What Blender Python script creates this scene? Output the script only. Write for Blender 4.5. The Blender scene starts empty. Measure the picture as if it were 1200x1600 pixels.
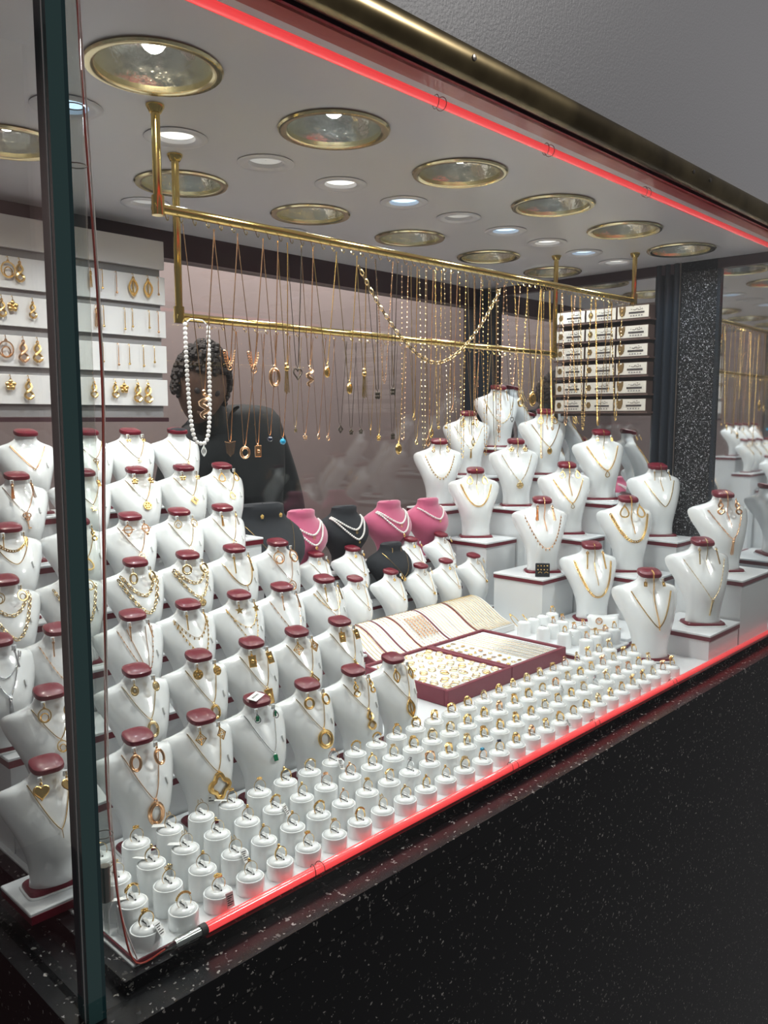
import bpy, bmesh, math, random
from mathutils import Vector, Matrix, Euler
random.seed(7)
S = bpy.context.scene
COL = S.collection
PI = math.pi

# ------------------------------------------------------------------ camera
FPX = 1281.0
HC = 0.60                      # camera height above the case floor
PITCH = math.atan(145.0 / FPX)
AX = math.radians(46.3225)     # angle between the case front and the camera's right
def _ray(u, v):
    x = (u - 600) / FPX; y = (v - 800) / FPX
    d = Vector((x, math.cos(PITCH) - y * math.sin(PITCH), -math.sin(PITCH) - y * math.cos(PITCH)))
    c, s = math.cos(-AX), math.sin(-AX)
    return Vector((c * d.x - s * d.y, s * d.x + c * d.y, d.z))
CAMP = Vector((0, 0, HC))
def at_y(u, v, y): d = _ray(u, v); return CAMP + d * (y / d.y)
def at_x(u, v, x): d = _ray(u, v); return CAMP + d * (x / d.x)
def at_z(u, v, z): d = _ray(u, v); return CAMP + d * ((z - HC) / d.z)
cam = bpy.data.cameras.new('camera'); camo = bpy.data.objects.new('camera', cam); COL.objects.link(camo)
camo.location = CAMP
camo.rotation_euler = (PI / 2 - PITCH, 0, -AX)
cam.sensor_fit = 'VERTICAL'; cam.sensor_height = 24.0; cam.lens = 24.0 * FPX / 1600.0
cam.clip_start = 0.01; cam.clip_end = 60
S.camera = camo

# ------------------------------------------------------------------ world, exposure
W = bpy.data.worlds.new('world'); S.world = W; W.use_nodes = True
W.node_tree.nodes['Background'].inputs[0].default_value = (0.64, 0.63, 0.64, 1)
W.node_tree.nodes['Background'].inputs[1].default_value = 0.14
S.view_settings.view_transform = 'Standard'; S.view_settings.look = 'None'
S.view_settings.exposure = 0.12; S.view_settings.gamma = 1.0; S.view_settings.use_curve_mapping = False
GOLD_W, SPOT_W, SHOP_FILL_W, FASCIA_FILL_W = 5.4, 1.8, 60.0, 42.0
def area(name, loc, size, power, col, rot=(0, 0, 0)):
    l = bpy.data.lights.new(name, 'AREA'); l.energy = power; l.color = col; l.shape = 'RECTANGLE'
    l.size, l.size_y = size
    o = bpy.data.objects.new(name, l); COL.objects.link(o); o.location = loc; o.rotation_euler = rot
    return o
area('shop_fill_light', (1.9, 2.45, 1.80), (3.6, 0.5), SHOP_FILL_W, (1.0, 0.9, 0.86))  # added fill, no visible fitting; brightens the mauve wall behind the case
area('fascia_fill_light', (2.3, -0.9, 2.3), (0.5, 0.5), FASCIA_FILL_W, (1.0, 0.97, 0.94))  # unseen fill added outside the window to lift the grey fascia

# ------------------------------------------------------------------ materials
MATS = {}
def mat(name, col, rough=0.5, metal=0.0, coat=0.0, emit=None, es=0.0, spec=None):
    if name in MATS: return MATS[name]
    m = bpy.data.materials.new(name); m.use_nodes = True
    b = m.node_tree.nodes['Principled BSDF']
    b.inputs['Base Color'].default_value = (*col, 1); b.inputs['Roughness'].default_value = rough
    b.inputs['Metallic'].default_value = metal; b.inputs['Coat Weight'].default_value = coat
    b.inputs['Coat Roughness'].default_value = 0.035
    if spec is not None: b.inputs['Specular IOR Level'].default_value = spec
    if emit: b.inputs['Emission Color'].default_value = (*emit, 1); b.inputs['Emission Strength'].default_value = es
    MATS[name] = m
    return m
def nodes(m): return m.node_tree.nodes, m.node_tree.links, m.node_tree.nodes['Principled BSDF']
def bump(m, scale, strength, dist=0.001):
    n, l, b = nodes(m)
    t = n.new('ShaderNodeTexNoise'); t.inputs['Scale'].default_value = scale; t.inputs['Detail'].default_value = 4
    tc = n.new('ShaderNodeTexCoord'); l.new(tc.outputs['Object'], t.inputs['Vector'])
    bp = n.new('ShaderNodeBump'); bp.inputs['Strength'].default_value = strength; bp.inputs['Distance'].default_value = dist
    l.new(t.outputs['Fac'], bp.inputs['Height']); l.new(bp.outputs['Normal'], b.inputs['Normal'])
def vary(m, c1, c2, scale):
    n, l, b = nodes(m)
    t = n.new('ShaderNodeTexNoise'); t.inputs['Scale'].default_value = scale; t.inputs['Detail'].default_value = 5
    tc = n.new('ShaderNodeTexCoord'); l.new(tc.outputs['Object'], t.inputs['Vector'])
    r = n.new('ShaderNodeValToRGB'); r.color_ramp.elements[0].color = (*c1, 1); r.color_ramp.elements[1].color = (*c2, 1)
    r.color_ramp.elements[0].position = 0.35; r.color_ramp.elements[1].position = 0.65
    l.new(t.outputs['Fac'], r.inputs['Fac']); l.new(r.outputs['Color'], b.inputs['Base Color'])
M_WHITE = mat('white glazed leatherette', (0.80, 0.82, 0.82), 0.25, coat=1.0)
M_BOARD = mat('white lacquered board', (0.70, 0.72, 0.73), 0.3)
M_PAD = mat('off white pad', (0.66, 0.68, 0.68), 0.5)
M_MAROON = mat('maroon lacquer', (0.135, 0.007, 0.018), 0.35, coat=0.12, spec=0.35)
M_MAROON2 = mat('maroon leatherette', (0.16, 0.014, 0.03), 0.4); bump(M_MAROON2, 900, 0.3)
M_GOLD = mat('yellow gold', (0.86, 0.58, 0.22), 0.27, 1.0)
M_GOLD2 = mat('pale gold', (0.87, 0.67, 0.36), 0.27, 1.0)
M_ROSE = mat('rose gold', (0.84, 0.51, 0.29), 0.27, 1.0)
M_SILVER = mat('silver', (0.82, 0.83, 0.84), 0.15, 1.0)
M_DARKGOLD = mat('dark enamel gold', (0.10, 0.08, 0.06), 0.25, 0.6)
M_BRASS = mat('polished brass', (0.80, 0.60, 0.22), 0.12, 1.0)
M_BRONZE = mat('aged bronze rail', (0.20, 0.155, 0.08), 0.25, 1.0); vary(M_BRONZE, (0.13, 0.10, 0.055), (0.30, 0.235, 0.125), 9)
M_PEARL = mat('pearl', (0.86, 0.83, 0.80), 0.18, coat=0.6)
M_GREEN = mat('emerald', (0.005, 0.17, 0.07), 0.05, coat=1.0)
M_BLUE = mat('turquoise stone', (0.02, 0.30, 0.50), 0.1, coat=1.0)
M_NAVY = mat('dark blue stone', (0.01, 0.015, 0.04), 0.08, coat=1.0)
M_PINK = mat('pink velvet', (0.45, 0.08, 0.165), 0.85); bump(M_PINK, 500, 0.3)
M_PINK.node_tree.nodes['Principled BSDF'].inputs['Sheen Weight'].default_value = 0.5
M_BLACK = mat('black velvet', (0.012, 0.014, 0.018), 0.85); bump(M_BLACK, 500, 0.3)
M_CEIL = mat('ceiling laminate', (0.58, 0.57, 0.59), 0.3)
M_MAUVE = mat('mauve wall', (0.30, 0.24, 0.235), 0.7); vary(M_MAUVE, (0.28, 0.225, 0.22), (0.32, 0.255, 0.25), 3)
M_DARKFRAME = mat('dark maroon frame', (0.035, 0.012, 0.016), 0.35)
M_BLUEBLACK = mat('blue black post', (0.012, 0.018, 0.026), 0.25)
M_SLAT = mat('slat panel white', (0.62, 0.60, 0.59), 0.45)
M_SLATGAP = mat('slat groove grey', (0.20, 0.19, 0.19), 0.6)
M_BOXBROWN = mat('brown carton', (0.085, 0.05, 0.04), 0.5)
M_BOXFACE = mat('cream carton label', (0.62, 0.57, 0.50), 0.5)
M_EMBLEM = mat('bronze emblem print', (0.20, 0.125, 0.05), 0.4, 0.4)
M_INK = mat('dark print', (0.05, 0.04, 0.04), 0.5)
M_TAG = mat('paper tag', (0.80, 0.80, 0.78), 0.5)
M_PINKTAG = mat('pale pink paper tag', (0.72, 0.42, 0.42), 0.5)
M_FASCIA = mat('grey textured fascia', (0.27, 0.27, 0.285), 0.42); bump(M_FASCIA, 260, 0.5, 0.0012)
M_HEADER = mat('header underside lacquer', (0.34, 0.13, 0.13), 0.3, coat=0.3)  # red light of the neon tube is put into this base colour
M_SLOTSHADE_RING = mat('slot shadow and ring black', (0.03, 0.03, 0.03), 0.7)  # painted shade for the slits; also colours the neon end ring
M_STRAP = mat('clear strap', (0.68, 0.69, 0.68), 0.25)
M_WIRE_R = mat('red wire', (0.42, 0.05, 0.03), 0.4)
M_WIRE_W = mat('white wire', (0.62, 0.55, 0.52), 0.4)
M_STEEL = mat('dull metal clip', (0.22, 0.20, 0.18), 0.3, 1.0)
M_SKIN = mat('skin', (0.16, 0.09, 0.065), 0.55)
M_HAIR = mat('dark curly hair', (0.022, 0.014, 0.012), 0.5)
M_SHIRT = mat('black cotton', (0.012, 0.014, 0.016), 0.8); bump(M_SHIRT, 300, 0.3)
M_MIRROR = mat('mirror', (0.80, 0.82, 0.84), 0.03, 1.0)
M_REFLECT = mat('lamp reflector', (0.90, 0.88, 0.78), 0.16, 1.0)
M_TRIMGOLD = mat('pale brass trim', (0.78, 0.68, 0.42), 0.18, 1.0); bump(M_REFLECT, 60, 0.5, 0.004)
M_WARM = mat('warm lamp glow', (1, 1, 1), 0.3, emit=(1.0, 0.93, 0.78), es=45)
M_COOL = mat('cool lamp glow', (1, 1, 1), 0.3, emit=(0.80, 0.90, 1.0), es=45)
M_SPOTW = mat('frosted warm lens', (0.8, 0.8, 0.8), 0.3, emit=(1.0, 0.97, 0.90), es=1.1)
M_SPOTC = mat('frosted cool lens', (0.8, 0.8, 0.8), 0.3, emit=(0.50, 0.74, 1.0), es=1.6)
M_SPOTOFF = mat('frosted unlit lens', (0.6, 0.6, 0.6), 0.3, emit=(1.0, 0.97, 0.92), es=0.25)  # lamp is off; a weak glow is put into the lens material
M_NEON = mat('red neon glow', (0.6, 0.05, 0.05), 0.2, emit=(1.0, 0.065, 0.07), es=0.85)
M_NEON.node_tree.nodes['Principled BSDF'].inputs['Coat Weight'].default_value = 1.0
M_TEAL = mat('dark teal glass edge', (0.012, 0.050, 0.056), 0.08, coat=1.0)
M_TEAL2 = mat('pale teal glass edge', (0.045, 0.11, 0.11), 0.08, coat=1.0)

def granite(name, base, fleck, scale, thr):
    m = mat(name, base, 0.25, spec=0.35)
    n, l, b = nodes(m)
    tc = n.new('ShaderNodeTexCoord')
    wp = n.new('ShaderNodeTexNoise'); wp.inputs['Scale'].default_value = scale * 0.9
    mx = n.new('ShaderNodeVectorMath'); mx.operation = 'MULTIPLY_ADD'
    l.new(tc.outputs['Object'], wp.inputs['Vector'])
    l.new(wp.outputs['Color'], mx.inputs[0]); mx.inputs[1].default_value = (0.012,) * 3
    l.new(tc.outputs['Object'], mx.inputs[2])
    v = n.new('ShaderNodeTexVoronoi'); v.inputs['Scale'].default_value = scale
    l.new(mx.outputs[0], v.inputs['Vector'])
    sep = n.new('ShaderNodeSeparateColor'); l.new(v.outputs['Color'], sep.inputs[0])
    # random radius for each cell: many cells carry no fleck at all
    mr = n.new('ShaderNodeMapRange'); l.new(sep.outputs[0], mr.inputs[0])
    mr.inputs[1].default_value = thr; mr.inputs[2].default_value = 1.0; mr.inputs[3].default_value = 0.0; mr.inputs[4].default_value = 0.5
    lt = n.new('ShaderNodeMath'); lt.operation = 'LESS_THAN'
    l.new(v.outputs['Distance'], lt.inputs[0]); l.new(mr.outputs[0], lt.inputs[1])
    ml = n.new('ShaderNodeMath'); ml.operation = 'MULTIPLY'; l.new(lt.outputs[0], ml.inputs[0]); l.new(sep.outputs[1], ml.inputs[1])
    mc = n.new('ShaderNodeMix'); mc.data_type = 'RGBA'
    l.new(ml.outputs[0], mc.inputs[0]); mc.inputs[6].default_value = (*base, 1); mc.inputs[7].default_value = (*fleck, 1)
    l.new(mc.outputs[2], b.inputs['Base Color'])
    return m
M_GRANITE = granite('black speckled granite', (0.006, 0.006, 0.007), (0.36, 0.34, 0.32), 190, 0.72)
M_GRANITE2 = granite('black granite, dense pale flecks', (0.008, 0.009, 0.011), (0.75, 0.76, 0.78), 290, 0.2)

def glass(name, tint, refl=0.9, ior=1.45):
    m = bpy.data.materials.new(name); m.use_nodes = True
    n, l = m.node_tree.nodes, m.node_tree.links
    n.clear()
    out = n.new('ShaderNodeOutputMaterial'); mix = n.new('ShaderNodeMixShader')
    tr = n.new('ShaderNodeBsdfTransparent'); tr.inputs[0].default_value = (*tint, 1)
    gl = n.new('ShaderNodeBsdfGlossy'); gl.inputs['Roughness'].default_value = 0.01; gl.inputs[0].default_value = (refl,) * 3 + (1,)
    fr = n.new('ShaderNodeFresnel'); ge = n.new('ShaderNodeNewGeometry'); mr = n.new('ShaderNodeMapRange')
    mr.inputs[3].default_value = ior; mr.inputs[4].default_value = 1/ior   # same reflectance on both faces of the pane
    l.new(ge.outputs['Backfacing'], mr.inputs[0]); l.new(mr.outputs[0], fr.inputs[0])
    l.new(fr.outputs[0], mix.inputs[0]); l.new(tr.outputs[0], mix.inputs[1]); l.new(gl.outputs[0], mix.inputs[2])
    l.new(mix.outputs[0], out.inputs[0])
    MATS[name] = m
    return m
M_GLASS = glass('clear window glass', (0.975, 0.99, 0.985))
M_TUBE = glass('clear tube glass', (0.88, 0.90, 0.88), 1.0, 1.9)

# ------------------------------------------------------------------ mesh builder
class MB:
    def __init__(s): s.v = []; s.f = []
    def add(s, vs, fs, mtx=None):
        o = len(s.v)
        for p in vs: s.v.append(tuple(mtx @ Vector(p)) if mtx else tuple(p))
        for f in fs: s.f.append([i + o for i in f])
        return s
    def box(s, lo, hi, mtx=None):
        x0, y0, z0 = lo; x1, y1, z1 = hi
        return s.add([(x0,y0,z0),(x1,y0,z0),(x1,y1,z0),(x0,y1,z0),(x0,y0,z1),(x1,y0,z1),(x1,y1,z1),(x0,y1,z1)],
              [(0,3,2,1),(4,5,6,7),(0,1,5,4),(1,2,6,5),(2,3,7,6),(3,0,4,7)], mtx)
    def bevbox(s, lo, hi, b, mtx=None):
        # box with chamfered vertical and top edges
        x0, y0, z0 = lo; x1, y1, z1 = hi
        def ring(i, z): return [(x0+b,y0+i,z),(x1-b,y0+i,z),(x1-i,y0+b,z),(x1-i,y1-b,z),(x1-b,y1-i,z),(x0+b,y1-i,z),(x0+i,y1-b,z),(x0+i,y0+b,z)]
        vs = ring(0, z0) + ring(0, z1 - b) + [(min(max(x, x0+b), x1-b), min(max(y, y0+b), y1-b), z1) for x, y, z in ring(0, z1)]
        fs = [list(range(7, -1, -1)), list(range(16, 24))]
        for k in range(2):
            for i in range(8): fs.append((k*8+i, k*8+(i+1)%8, k*8+8+(i+1)%8, k*8+8+i))
        return s.add(vs, fs, mtx)
    def loft(s, loops, cap0=True, cap1=True, closed=True, mtx=None):
        n = len(loops[0]); vs = [p for L in loops for p in L]; fs = []
        for k in range(len(loops) - 1):
            for i in range(n if closed else n - 1):
                j = (i + 1) % n
                fs.append((k*n+i, k*n+j, (k+1)*n+j, (k+1)*n+i))
        if cap0: fs.append(list(range(n - 1, -1, -1)))
        if cap1: fs.append(list(range((len(loops)-1)*n, len(loops)*n)))
        return s.add(vs, fs, mtx)
    def lathe(s, prof, n=24, mtx=None, cap0=False, cap1=False):
        return s.loft([[(r*math.cos(2*PI*i/n), r*math.sin(2*PI*i/n), z) for i in range(n)] for r, z in prof], cap0, cap1, True, mtx)
    def tube(s, pts, r, n=5, closed=False, mtx=None):
        P = [Vector(p) for p in pts]; m = len(P); loops = []; up = None
        for i in range(m):
            t = (P[(i+1) % m] - P[i-1]) if closed else (P[min(i+1, m-1)] - P[max(i-1, 0)])
            if t.length < 1e-9: t = Vector((0, 0, 1))
            t.normalize()
            if up is None: up = Vector((0, 1, 0)) if abs(t.y) < 0.8 else Vector((1, 0, 0))
            a = up - t * up.dot(t)
            if a.length < 1e-6: a = t.orthogonal()
            a.normalize(); b = t.cross(a); up = a
            rr = r[i] if isinstance(r, (list, tuple)) else r
            loops.append([tuple(P[i] + a*rr*math.cos(2*PI*k/n) + b*rr*math.sin(2*PI*k/n)) for k in range(n)])
        if closed: loops.append(loops[0])
        return s.loft(loops, not closed, not closed, True, mtx)
    def ring(s, c, rx, rz, r, n=16, k=5, mtx=None, ang=0.0):
        # ellipse in the local XZ plane
        ca, sa = math.cos(ang), math.sin(ang)
        pts = []
        for i in range(n):
            x, z = rx*math.cos(2*PI*i/n), rz*math.sin(2*PI*i/n)
            pts.append((c[0] + ca*x - sa*z, c[1], c[2] + sa*x + ca*z))
        return s.tube(pts, r, k, True, mtx)
    def sphere(s, c, r, nu=8, nv=5, mtx=None, sc=(1,1,1)):
        vs = [(c[0], c[1], c[2] + r*sc[2])]; fs = []
        for j in range(1, nv):
            for i in range(nu):
                a, b = PI*j/nv, 2*PI*i/nu
                vs.append((c[0] + r*sc[0]*math.sin(a)*math.cos(b), c[1] + r*sc[1]*math.sin(a)*math.sin(b), c[2] + r*sc[2]*math.cos(a)))
        vs.append((c[0], c[1], c[2] - r*sc[2])); e = len(vs) - 1
        for i in range(nu):
            fs.append((0, 1+i, 1+(i+1) % nu)); fs.append((e, 1+(nv-2)*nu+(i+1) % nu, 1+(nv-2)*nu+i))
            for j in range(nv-2):
                a = 1+j*nu
                fs.append((a+i, a+nu+i, a+nu+(i+1) % nu, a+(i+1) % nu))
        return s.add(vs, fs, mtx)
    def prism(s, poly, y0, y1, mtx=None):
        # polygon in XZ extruded along Y
        n = len(poly)
        return s.loft([[(x, y0, z) for x, z in poly], [(x, y1, z) for x, z in poly]], True, True, True, mtx)
    def mesh(s, name, m, smooth=True):
        me = bpy.data.meshes.new(name); me.from_pydata(s.v, [], s.f)
        me.materials.append(m)
        bm = bmesh.new(); bm.from_mesh(me); bmesh.ops.recalc_face_normals(bm, faces=bm.faces); bm.to_mesh(me); bm.free()
        if smooth:
            me.polygons.foreach_set('use_smooth', [True] * len(me.polygons))
            try: me.set_sharp_from_angle(angle=math.radians(38))
            except Exception: pass
        me.update()
        return me
    def obj(s, name, m, parent=None, smooth=True, loc=None, rot=None):
        return put(name, s.mesh(name, m, smooth), parent, loc, rot)
def put(name, me, parent=None, loc=None, rot=None, scale=None):
    o = bpy.data.objects.new(name, me); COL.objects.link(o)
    if parent: o.parent = parent
    if loc is not None: o.location = loc
    if rot is not None: o.rotation_euler = rot
    if scale is not None: o.scale = (scale,) * 3
    return o
def tag(o, label, cat, group=None):
    o['label'] = label; o['category'] = cat
    if group: o['group'] = group
    return o
def thing(name, label, cat, loc=(0, 0, 0), rz=0, group=None):
    o = put(name, None, None, loc, (0, 0, rz)); return tag(o, label, cat, group)
def struct(o): o['kind'] = 'structure'; return o
ORD = ['first','second','third','fourth','fifth','sixth','seventh','eighth','ninth','tenth','eleventh','twelfth','thirteenth','fourteenth','fifteenth','sixteenth','seventeenth','eighteenth','nineteenth','twentieth']
TENS = {2: 'twenty', 3: 'thirty', 4: 'forty', 5: 'fifty'}
def ordn(i):
    if i < 20: return ORD[i]
    t, u = divmod(i + 1, 10)
    return (TENS[t][:-1] + 'ieth') if u == 0 else TENS[t] + '-' + ORD[u - 1]

# ------------------------------------------------------------------ the setting
ZC = 1.072; XR = 2.49; YB = 1.87; XL = 0.365; YF = 0.765
# granite base: ledge slab, front riser, side riser
b = MB(); b.box((0.338, 0.723, -0.06), (5.0, 1.95, -0.02))
struct(b.obj('floor', M_GRANITE, smooth=False))
b = MB(); b.box((0.345, 0.727, -2.0), (5.0, 0.80, -0.06)); struct(b.obj('wall_front', M_GRANITE, smooth=False))
b = MB(); b.box((0.342, 0.80, -1.0), (0.42, 3.0, -0.06)); struct(b.obj('wall_left', M_GRANITE, smooth=False))
# raised granite kerb around the inside of the glass
b = MB(); b.box((0.402, 0.7705, -0.02), (XR, 0.7848, -0.0045)); b.box((0.402, 0.7848, -0.02), (0.4195, 1.80, -0.0045))
struct(b.obj('trim_1', M_GRANITE, smooth=False))
# white case floor board
b = MB(); b.bevbox((0.42, 0.785, -0.0195), (XR - 0.002, YB - 0.03, -0.002), 0.001); struct(b.obj('trim_2', M_BOARD, smooth=False))

# ceiling with round openings for the lamps
K = (ZC - HC) / 0.45
GOLD = [(0.599+0.3145*i, 0.98) for i in range(6)] + [(0.585+0.3275*i, 1.408) for i in range(6)]
GOLD = [(x*K, y*K) for x, y in GOLD]
SMALL = [(0.583+0.1815*i, 1.192) for i in range(10)] + [(0.57, 1.59), (0.942, 1.59), (1.32, 1.585), (1.70, 1.585)]
SMALL = [(x*K, y*K) for x, y in SMALL]
bm = bmesh.new(); edges = []
def loop(pts):
    vs = [bm.verts.new(p) for p in pts]
    for i in range(len(vs)): edges.append(bm.edges.new((vs[i], vs[(i+1) % len(vs)])))
loop([(0.36, 0.792, ZC), (XR, 0.792, ZC), (XR, YB, ZC), (0.36, YB, ZC)])
for x, y in GOLD: loop([(x + 0.080*math.cos(2*PI*i/32), y + 0.080*math.sin(2*PI*i/32), ZC) for i in range(32)])
for x, y in SMALL: loop([(x + 0.034*math.cos(2*PI*i/24), y + 0.034*math.sin(2*PI*i/24), ZC) for i in range(24)])
bmesh.ops.triangle_fill(bm, use_beauty=True, use_dissolve=False, edges=edges, normal=(0, 0, -1))
ret = bmesh.ops.extrude_face_region(bm, geom=bm.faces[:])
for g in ret['geom']:
    if isinstance(g, bmesh.types.BMVert): g.co.z += 0.012
bmesh.ops.recalc_face_normals(bm, faces=bm.faces)
me = bpy.data.meshes.new('ceiling'); bm.to_mesh(me); bm.free(); me.materials.append(M_CEIL)
struct(put('ceiling', me))
# dark void above the ceiling
b = MB(); b.box((0.30, 0.772, ZC + 0.16), (XR + 0.05, YB, ZC + 0.18)); struct(b.obj('ceiling', M_DARKFRAME, smooth=False))

# header over the window: bronze rail, underside painted with the tube's red glow, grey fascia
b = MB(); b.box((0.2, 0.733, 1.098), (4.2, 0.80, 2.2)); struct(b.obj('wall_top', M_FASCIA, smooth=False))
b = MB()
prof = [(0.716, 1.062), (0.712, 1.068), (0.712, 1.088), (0.716, 1.096), (0.732, 1.1), (0.732, 1.058), (0.722, 1.058)]
b.loft([[(0.2, y, z) for y, z in prof], [(4.2, y, z) for y, z in prof]])
struct(b.obj('trim_3', M_BRONZE))
b = MB(); b.box((0.2, 0.733, 1.064), (4.2, 0.7915, 1.097)); struct(b.obj('trim_4', M_HEADER, smooth=False))
b = MB(); b.box((0.2, 0.744, 1.058), (4.2, 0.749, 1.064)); struct(b.obj('trim_5', M_BLUEBLACK, smooth=False))
for i, x in enumerate((0.92, 1.62, 1.70)):
    b = MB(); b.lathe([(0.0045, 0), (0.004, 0.0015), (0.001, 0.002)], 10, Matrix.Translation((x, 0.712, 1.08)) @ Matrix.Rotation(PI/2, 4, 'X'), True, True)
    tag(b.obj('rail_screw', M_STEEL), ORD[i] + ' small screw from the left in the bronze header rail', 'screw', 'screws in the bronze header rail')

# window panes
b = MB(); b.box((XL + 0.007, YF - 0.008, -0.02), (XR + 1.0, YF, 1.064)); struct(b.obj('window_1', M_GLASS, smooth=False))
b = MB(); b.box((XL - 0.008, YF + 0.014, -0.02), (XL, YB, 1.06)); struct(b.obj('window_2', M_GLASS, smooth=False))
# polished thick glass edges at the corner
e = put('trim_6', None, None, (0, 0, 0)); struct(e)
b = MB(); b.box((XL - 0.012, YF - 0.010, -0.02), (XL + 0.003, YF + 0.003, 1.10)); b.obj('glass_edge', M_TEAL2, e, False)
b = MB(); b.box((XL + 0.003, YF - 0.010, -0.02), (XL + 0.007, YF + 0.001, 1.10)); b.obj('glass_edge', M_TEAL, e, False)
b = MB(); b.box((XL - 0.012, YF + 0.003, -0.02), (XL - 0.001, YF + 0.014, 1.10)); b.obj('glass_edge', M_TEAL, e, False)
b = MB(); b.box((XL - 0.0125, YF - 0.0035, -0.02), (XL - 0.0119, YF - 0.0015, 1.10)); b.obj('silicone_line', M_STRAP, e, False)

# right wall: mirror, granite pillar
YP0, YP1 = 1.0, 1.20
b = MB(); b.box((XR, YP1, -0.02), (XR + 0.02, YB, ZC)); struct(b.obj('wall_right', M_MIRROR, smooth=False))
b = MB(); b.box((XR, 0.766, -0.02), (XR + 0.02, YP0, ZC)); struct(b.obj('wall_right', M_MIRROR, smooth=False))
b = MB(); b.box((XR - 0.012, YP0 + 0.004, -0.02), (XR + 0.02, YP1 - 0.085, ZC)); struct(b.obj('wall_right', M_GRANITE2, smooth=False))
e = struct(put('trim_7', None))
for k in range(3):
    b = MB(); y0 = YP1 - 0.085 + 0.0285*k
    b.loft([[(XR - 0.004 - 0.014*math.sin(PI*i/8), y0 + 0.028*i/8, z) for i in range(9)] + [(XR + 0.01, y0 + 0.028, z), (XR + 0.01, y0, z)] for z in (-0.02, ZC)])
    b.obj('rounded_strip', M_BLUEBLACK, e)
b = MB(); b.box((XR - 0.018, YP1 - 0.0875, -0.02), (XR - 0.010, YP1 - 0.084, ZC)); b.obj('bright_joint', M_STEEL, e, False)
b = MB(); b.box((XR - 0.010, YP0 - 0.006, -0.02), (XR + 0.01, YP0 + 0.004, ZC)); b.obj('edge_strip', M_BLUEBLACK, e, False)
b = MB(); b.box((XR - 0.012, 0.772, ZC - 0.030), (XR - 0.001, YB - 0.06, ZC - 0.0005)); struct(b.obj('trim_8', M_DARKFRAME, smooth=False))

# back of the case: header beam, corner post, shop room behind
b = MB(); b.box((0.3, YB, 1.005), (XR + 0.03, YB + 0.05, ZC + 0.14)); struct(b.obj('trim_9', M_DARKFRAME, smooth=False))
b = MB(); b.box((XR - 0.04, YB - 0.055, 0.0), (XR - 0.001, YB + 0.06, 1.06)); struct(b.obj('trim_10', M_BLUEBLACK, smooth=False))
b = MB(); b.box((0.36, YB + 0.004, 0.0), (XR - 0.045, YB + 0.010, 1.004)); struct(b.obj('window_3', M_GLASS, smooth=False))
b = MB(); b.box((-0.6, 3.0, -1.0), (4.4, 3.06, 2.0)); struct(b.obj('wall_back', M_MAUVE, smooth=False))
b = MB(); b.box((-0.6, YB + 0.06, 1.9), (4.4, 3.0, 1.95)); struct(b.obj('ceiling', M_CEIL, smooth=False))
b = MB(); b.box((-0.6, YB + 0.06, -1.05), (4.4, 3.0, -1.0)); struct(b.obj('floor', M_DARKFRAME, smooth=False))
b = MB(); b.box((4.4, YB + 0.06, -1.0), (4.45, 3.06, 1.95)); struct(b.obj('wall_right', M_MAUVE, smooth=False))
b = MB(); b.box((-0.65, YB + 0.06, -1.0), (-0.6, 3.06, 1.95)); struct(b.obj('wall_left', M_MAUVE, smooth=False))
b = MB(); b.box((0.36, YB + 0.004, -0.02), (XR, YB + 0.03, -0.0005)); struct(b.obj('baseboard_back', M_MAROON2, smooth=False))

# ------------------------------------------------------------------ lamps
def lamp_light(name, loc, power, col, size, ang, parent):
    l = bpy.data.lights.new(name, 'SPOT'); l.energy = power; l.color = col; l.shadow_soft_size = size
    l.spot_size = math.radians(ang); l.spot_blend = 0.6
    o = bpy.data.objects.new(name, l); COL.objects.link(o); o.parent = parent; o.location = loc
b = MB(); b.lathe([(0.080, 0.004), (0.0905, -0.0005), (0.0925, -0.003), (0.090, -0.006), (0.083, -0.007), (0.0775, -0.004), (0.0765, 0.003)], 40); me_trim = b.mesh('trim', M_TRIMGOLD)
b = MB(); b.lathe([(0.0765, 0.003), (0.074, 0.014), (0.069, 0.028), (0.060, 0.042), (0.047, 0.053), (0.030, 0.060), (0.004, 0.062)], 40); me_refl = b.mesh('reflector', M_REFLECT)
b = MB(); b.sphere((0, 0, 0.034), 0.017, 14, 8, sc=(1, 1, 1.0)); me_bw = b.mesh('bulb', M_WARM); b = MB(); b.sphere((0, 0, 0.034), 0.017, 14, 8); me_bc = b.mesh('bulb', M_COOL)
b = MB(); b.lathe([(0.009, 0.049), (0.009, 0.061)], 12, None, True, True); me_sock = b.mesh('socket', M_STEEL)
for i, (x, y) in enumerate(GOLD):
    row = 'front row' if i < 6 else 'rear row'
    t = thing('downlight', '%s gold rimmed mirror downlight from the left, %s of the ceiling' % (ordn(i % 6), row), 'ceiling light', (x, y, ZC), 0, 'gold rimmed downlights')
    put('trim_ring', me_trim, t); put('reflector', me_refl, t); put('socket', me_sock, t)
    cool = (i % 2 == 1)
    put('bulb', me_bc if cool else me_bw, t)
    lamp_light('downlight_lamp', (0, 0, 0.012), GOLD_W*(1.6, 1.35, .88, .74, .78, .85)[i % 6], (0.86, 0.94, 1.0) if cool else (1.0, 0.98, 0.93), 0.022, 150, t)
b = MB(); b.lathe([(0.034, 0.004), (0.052, -0.0003), (0.053, -0.002), (0.050, -0.004), (0.040, -0.0045), (0.0325, -0.001), (0.0315, 0.008), (0.031, 0.014)], 32); me_st = b.mesh('trim', M_CEIL)
b = MB(); b.lathe([(0.0312, 0.006), (0.022, 0.0045), (0.010, 0.004), (0.001, 0.004)], 28)
me_lens = [b.mesh('lens', m) for m in (M_SPOTW, M_SPOTC, M_SPOTOFF)]
kinds = [1, 0, 2, 0, 1, 2, 1, 0, 1, 0, 2, 2, 2, 2]
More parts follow.
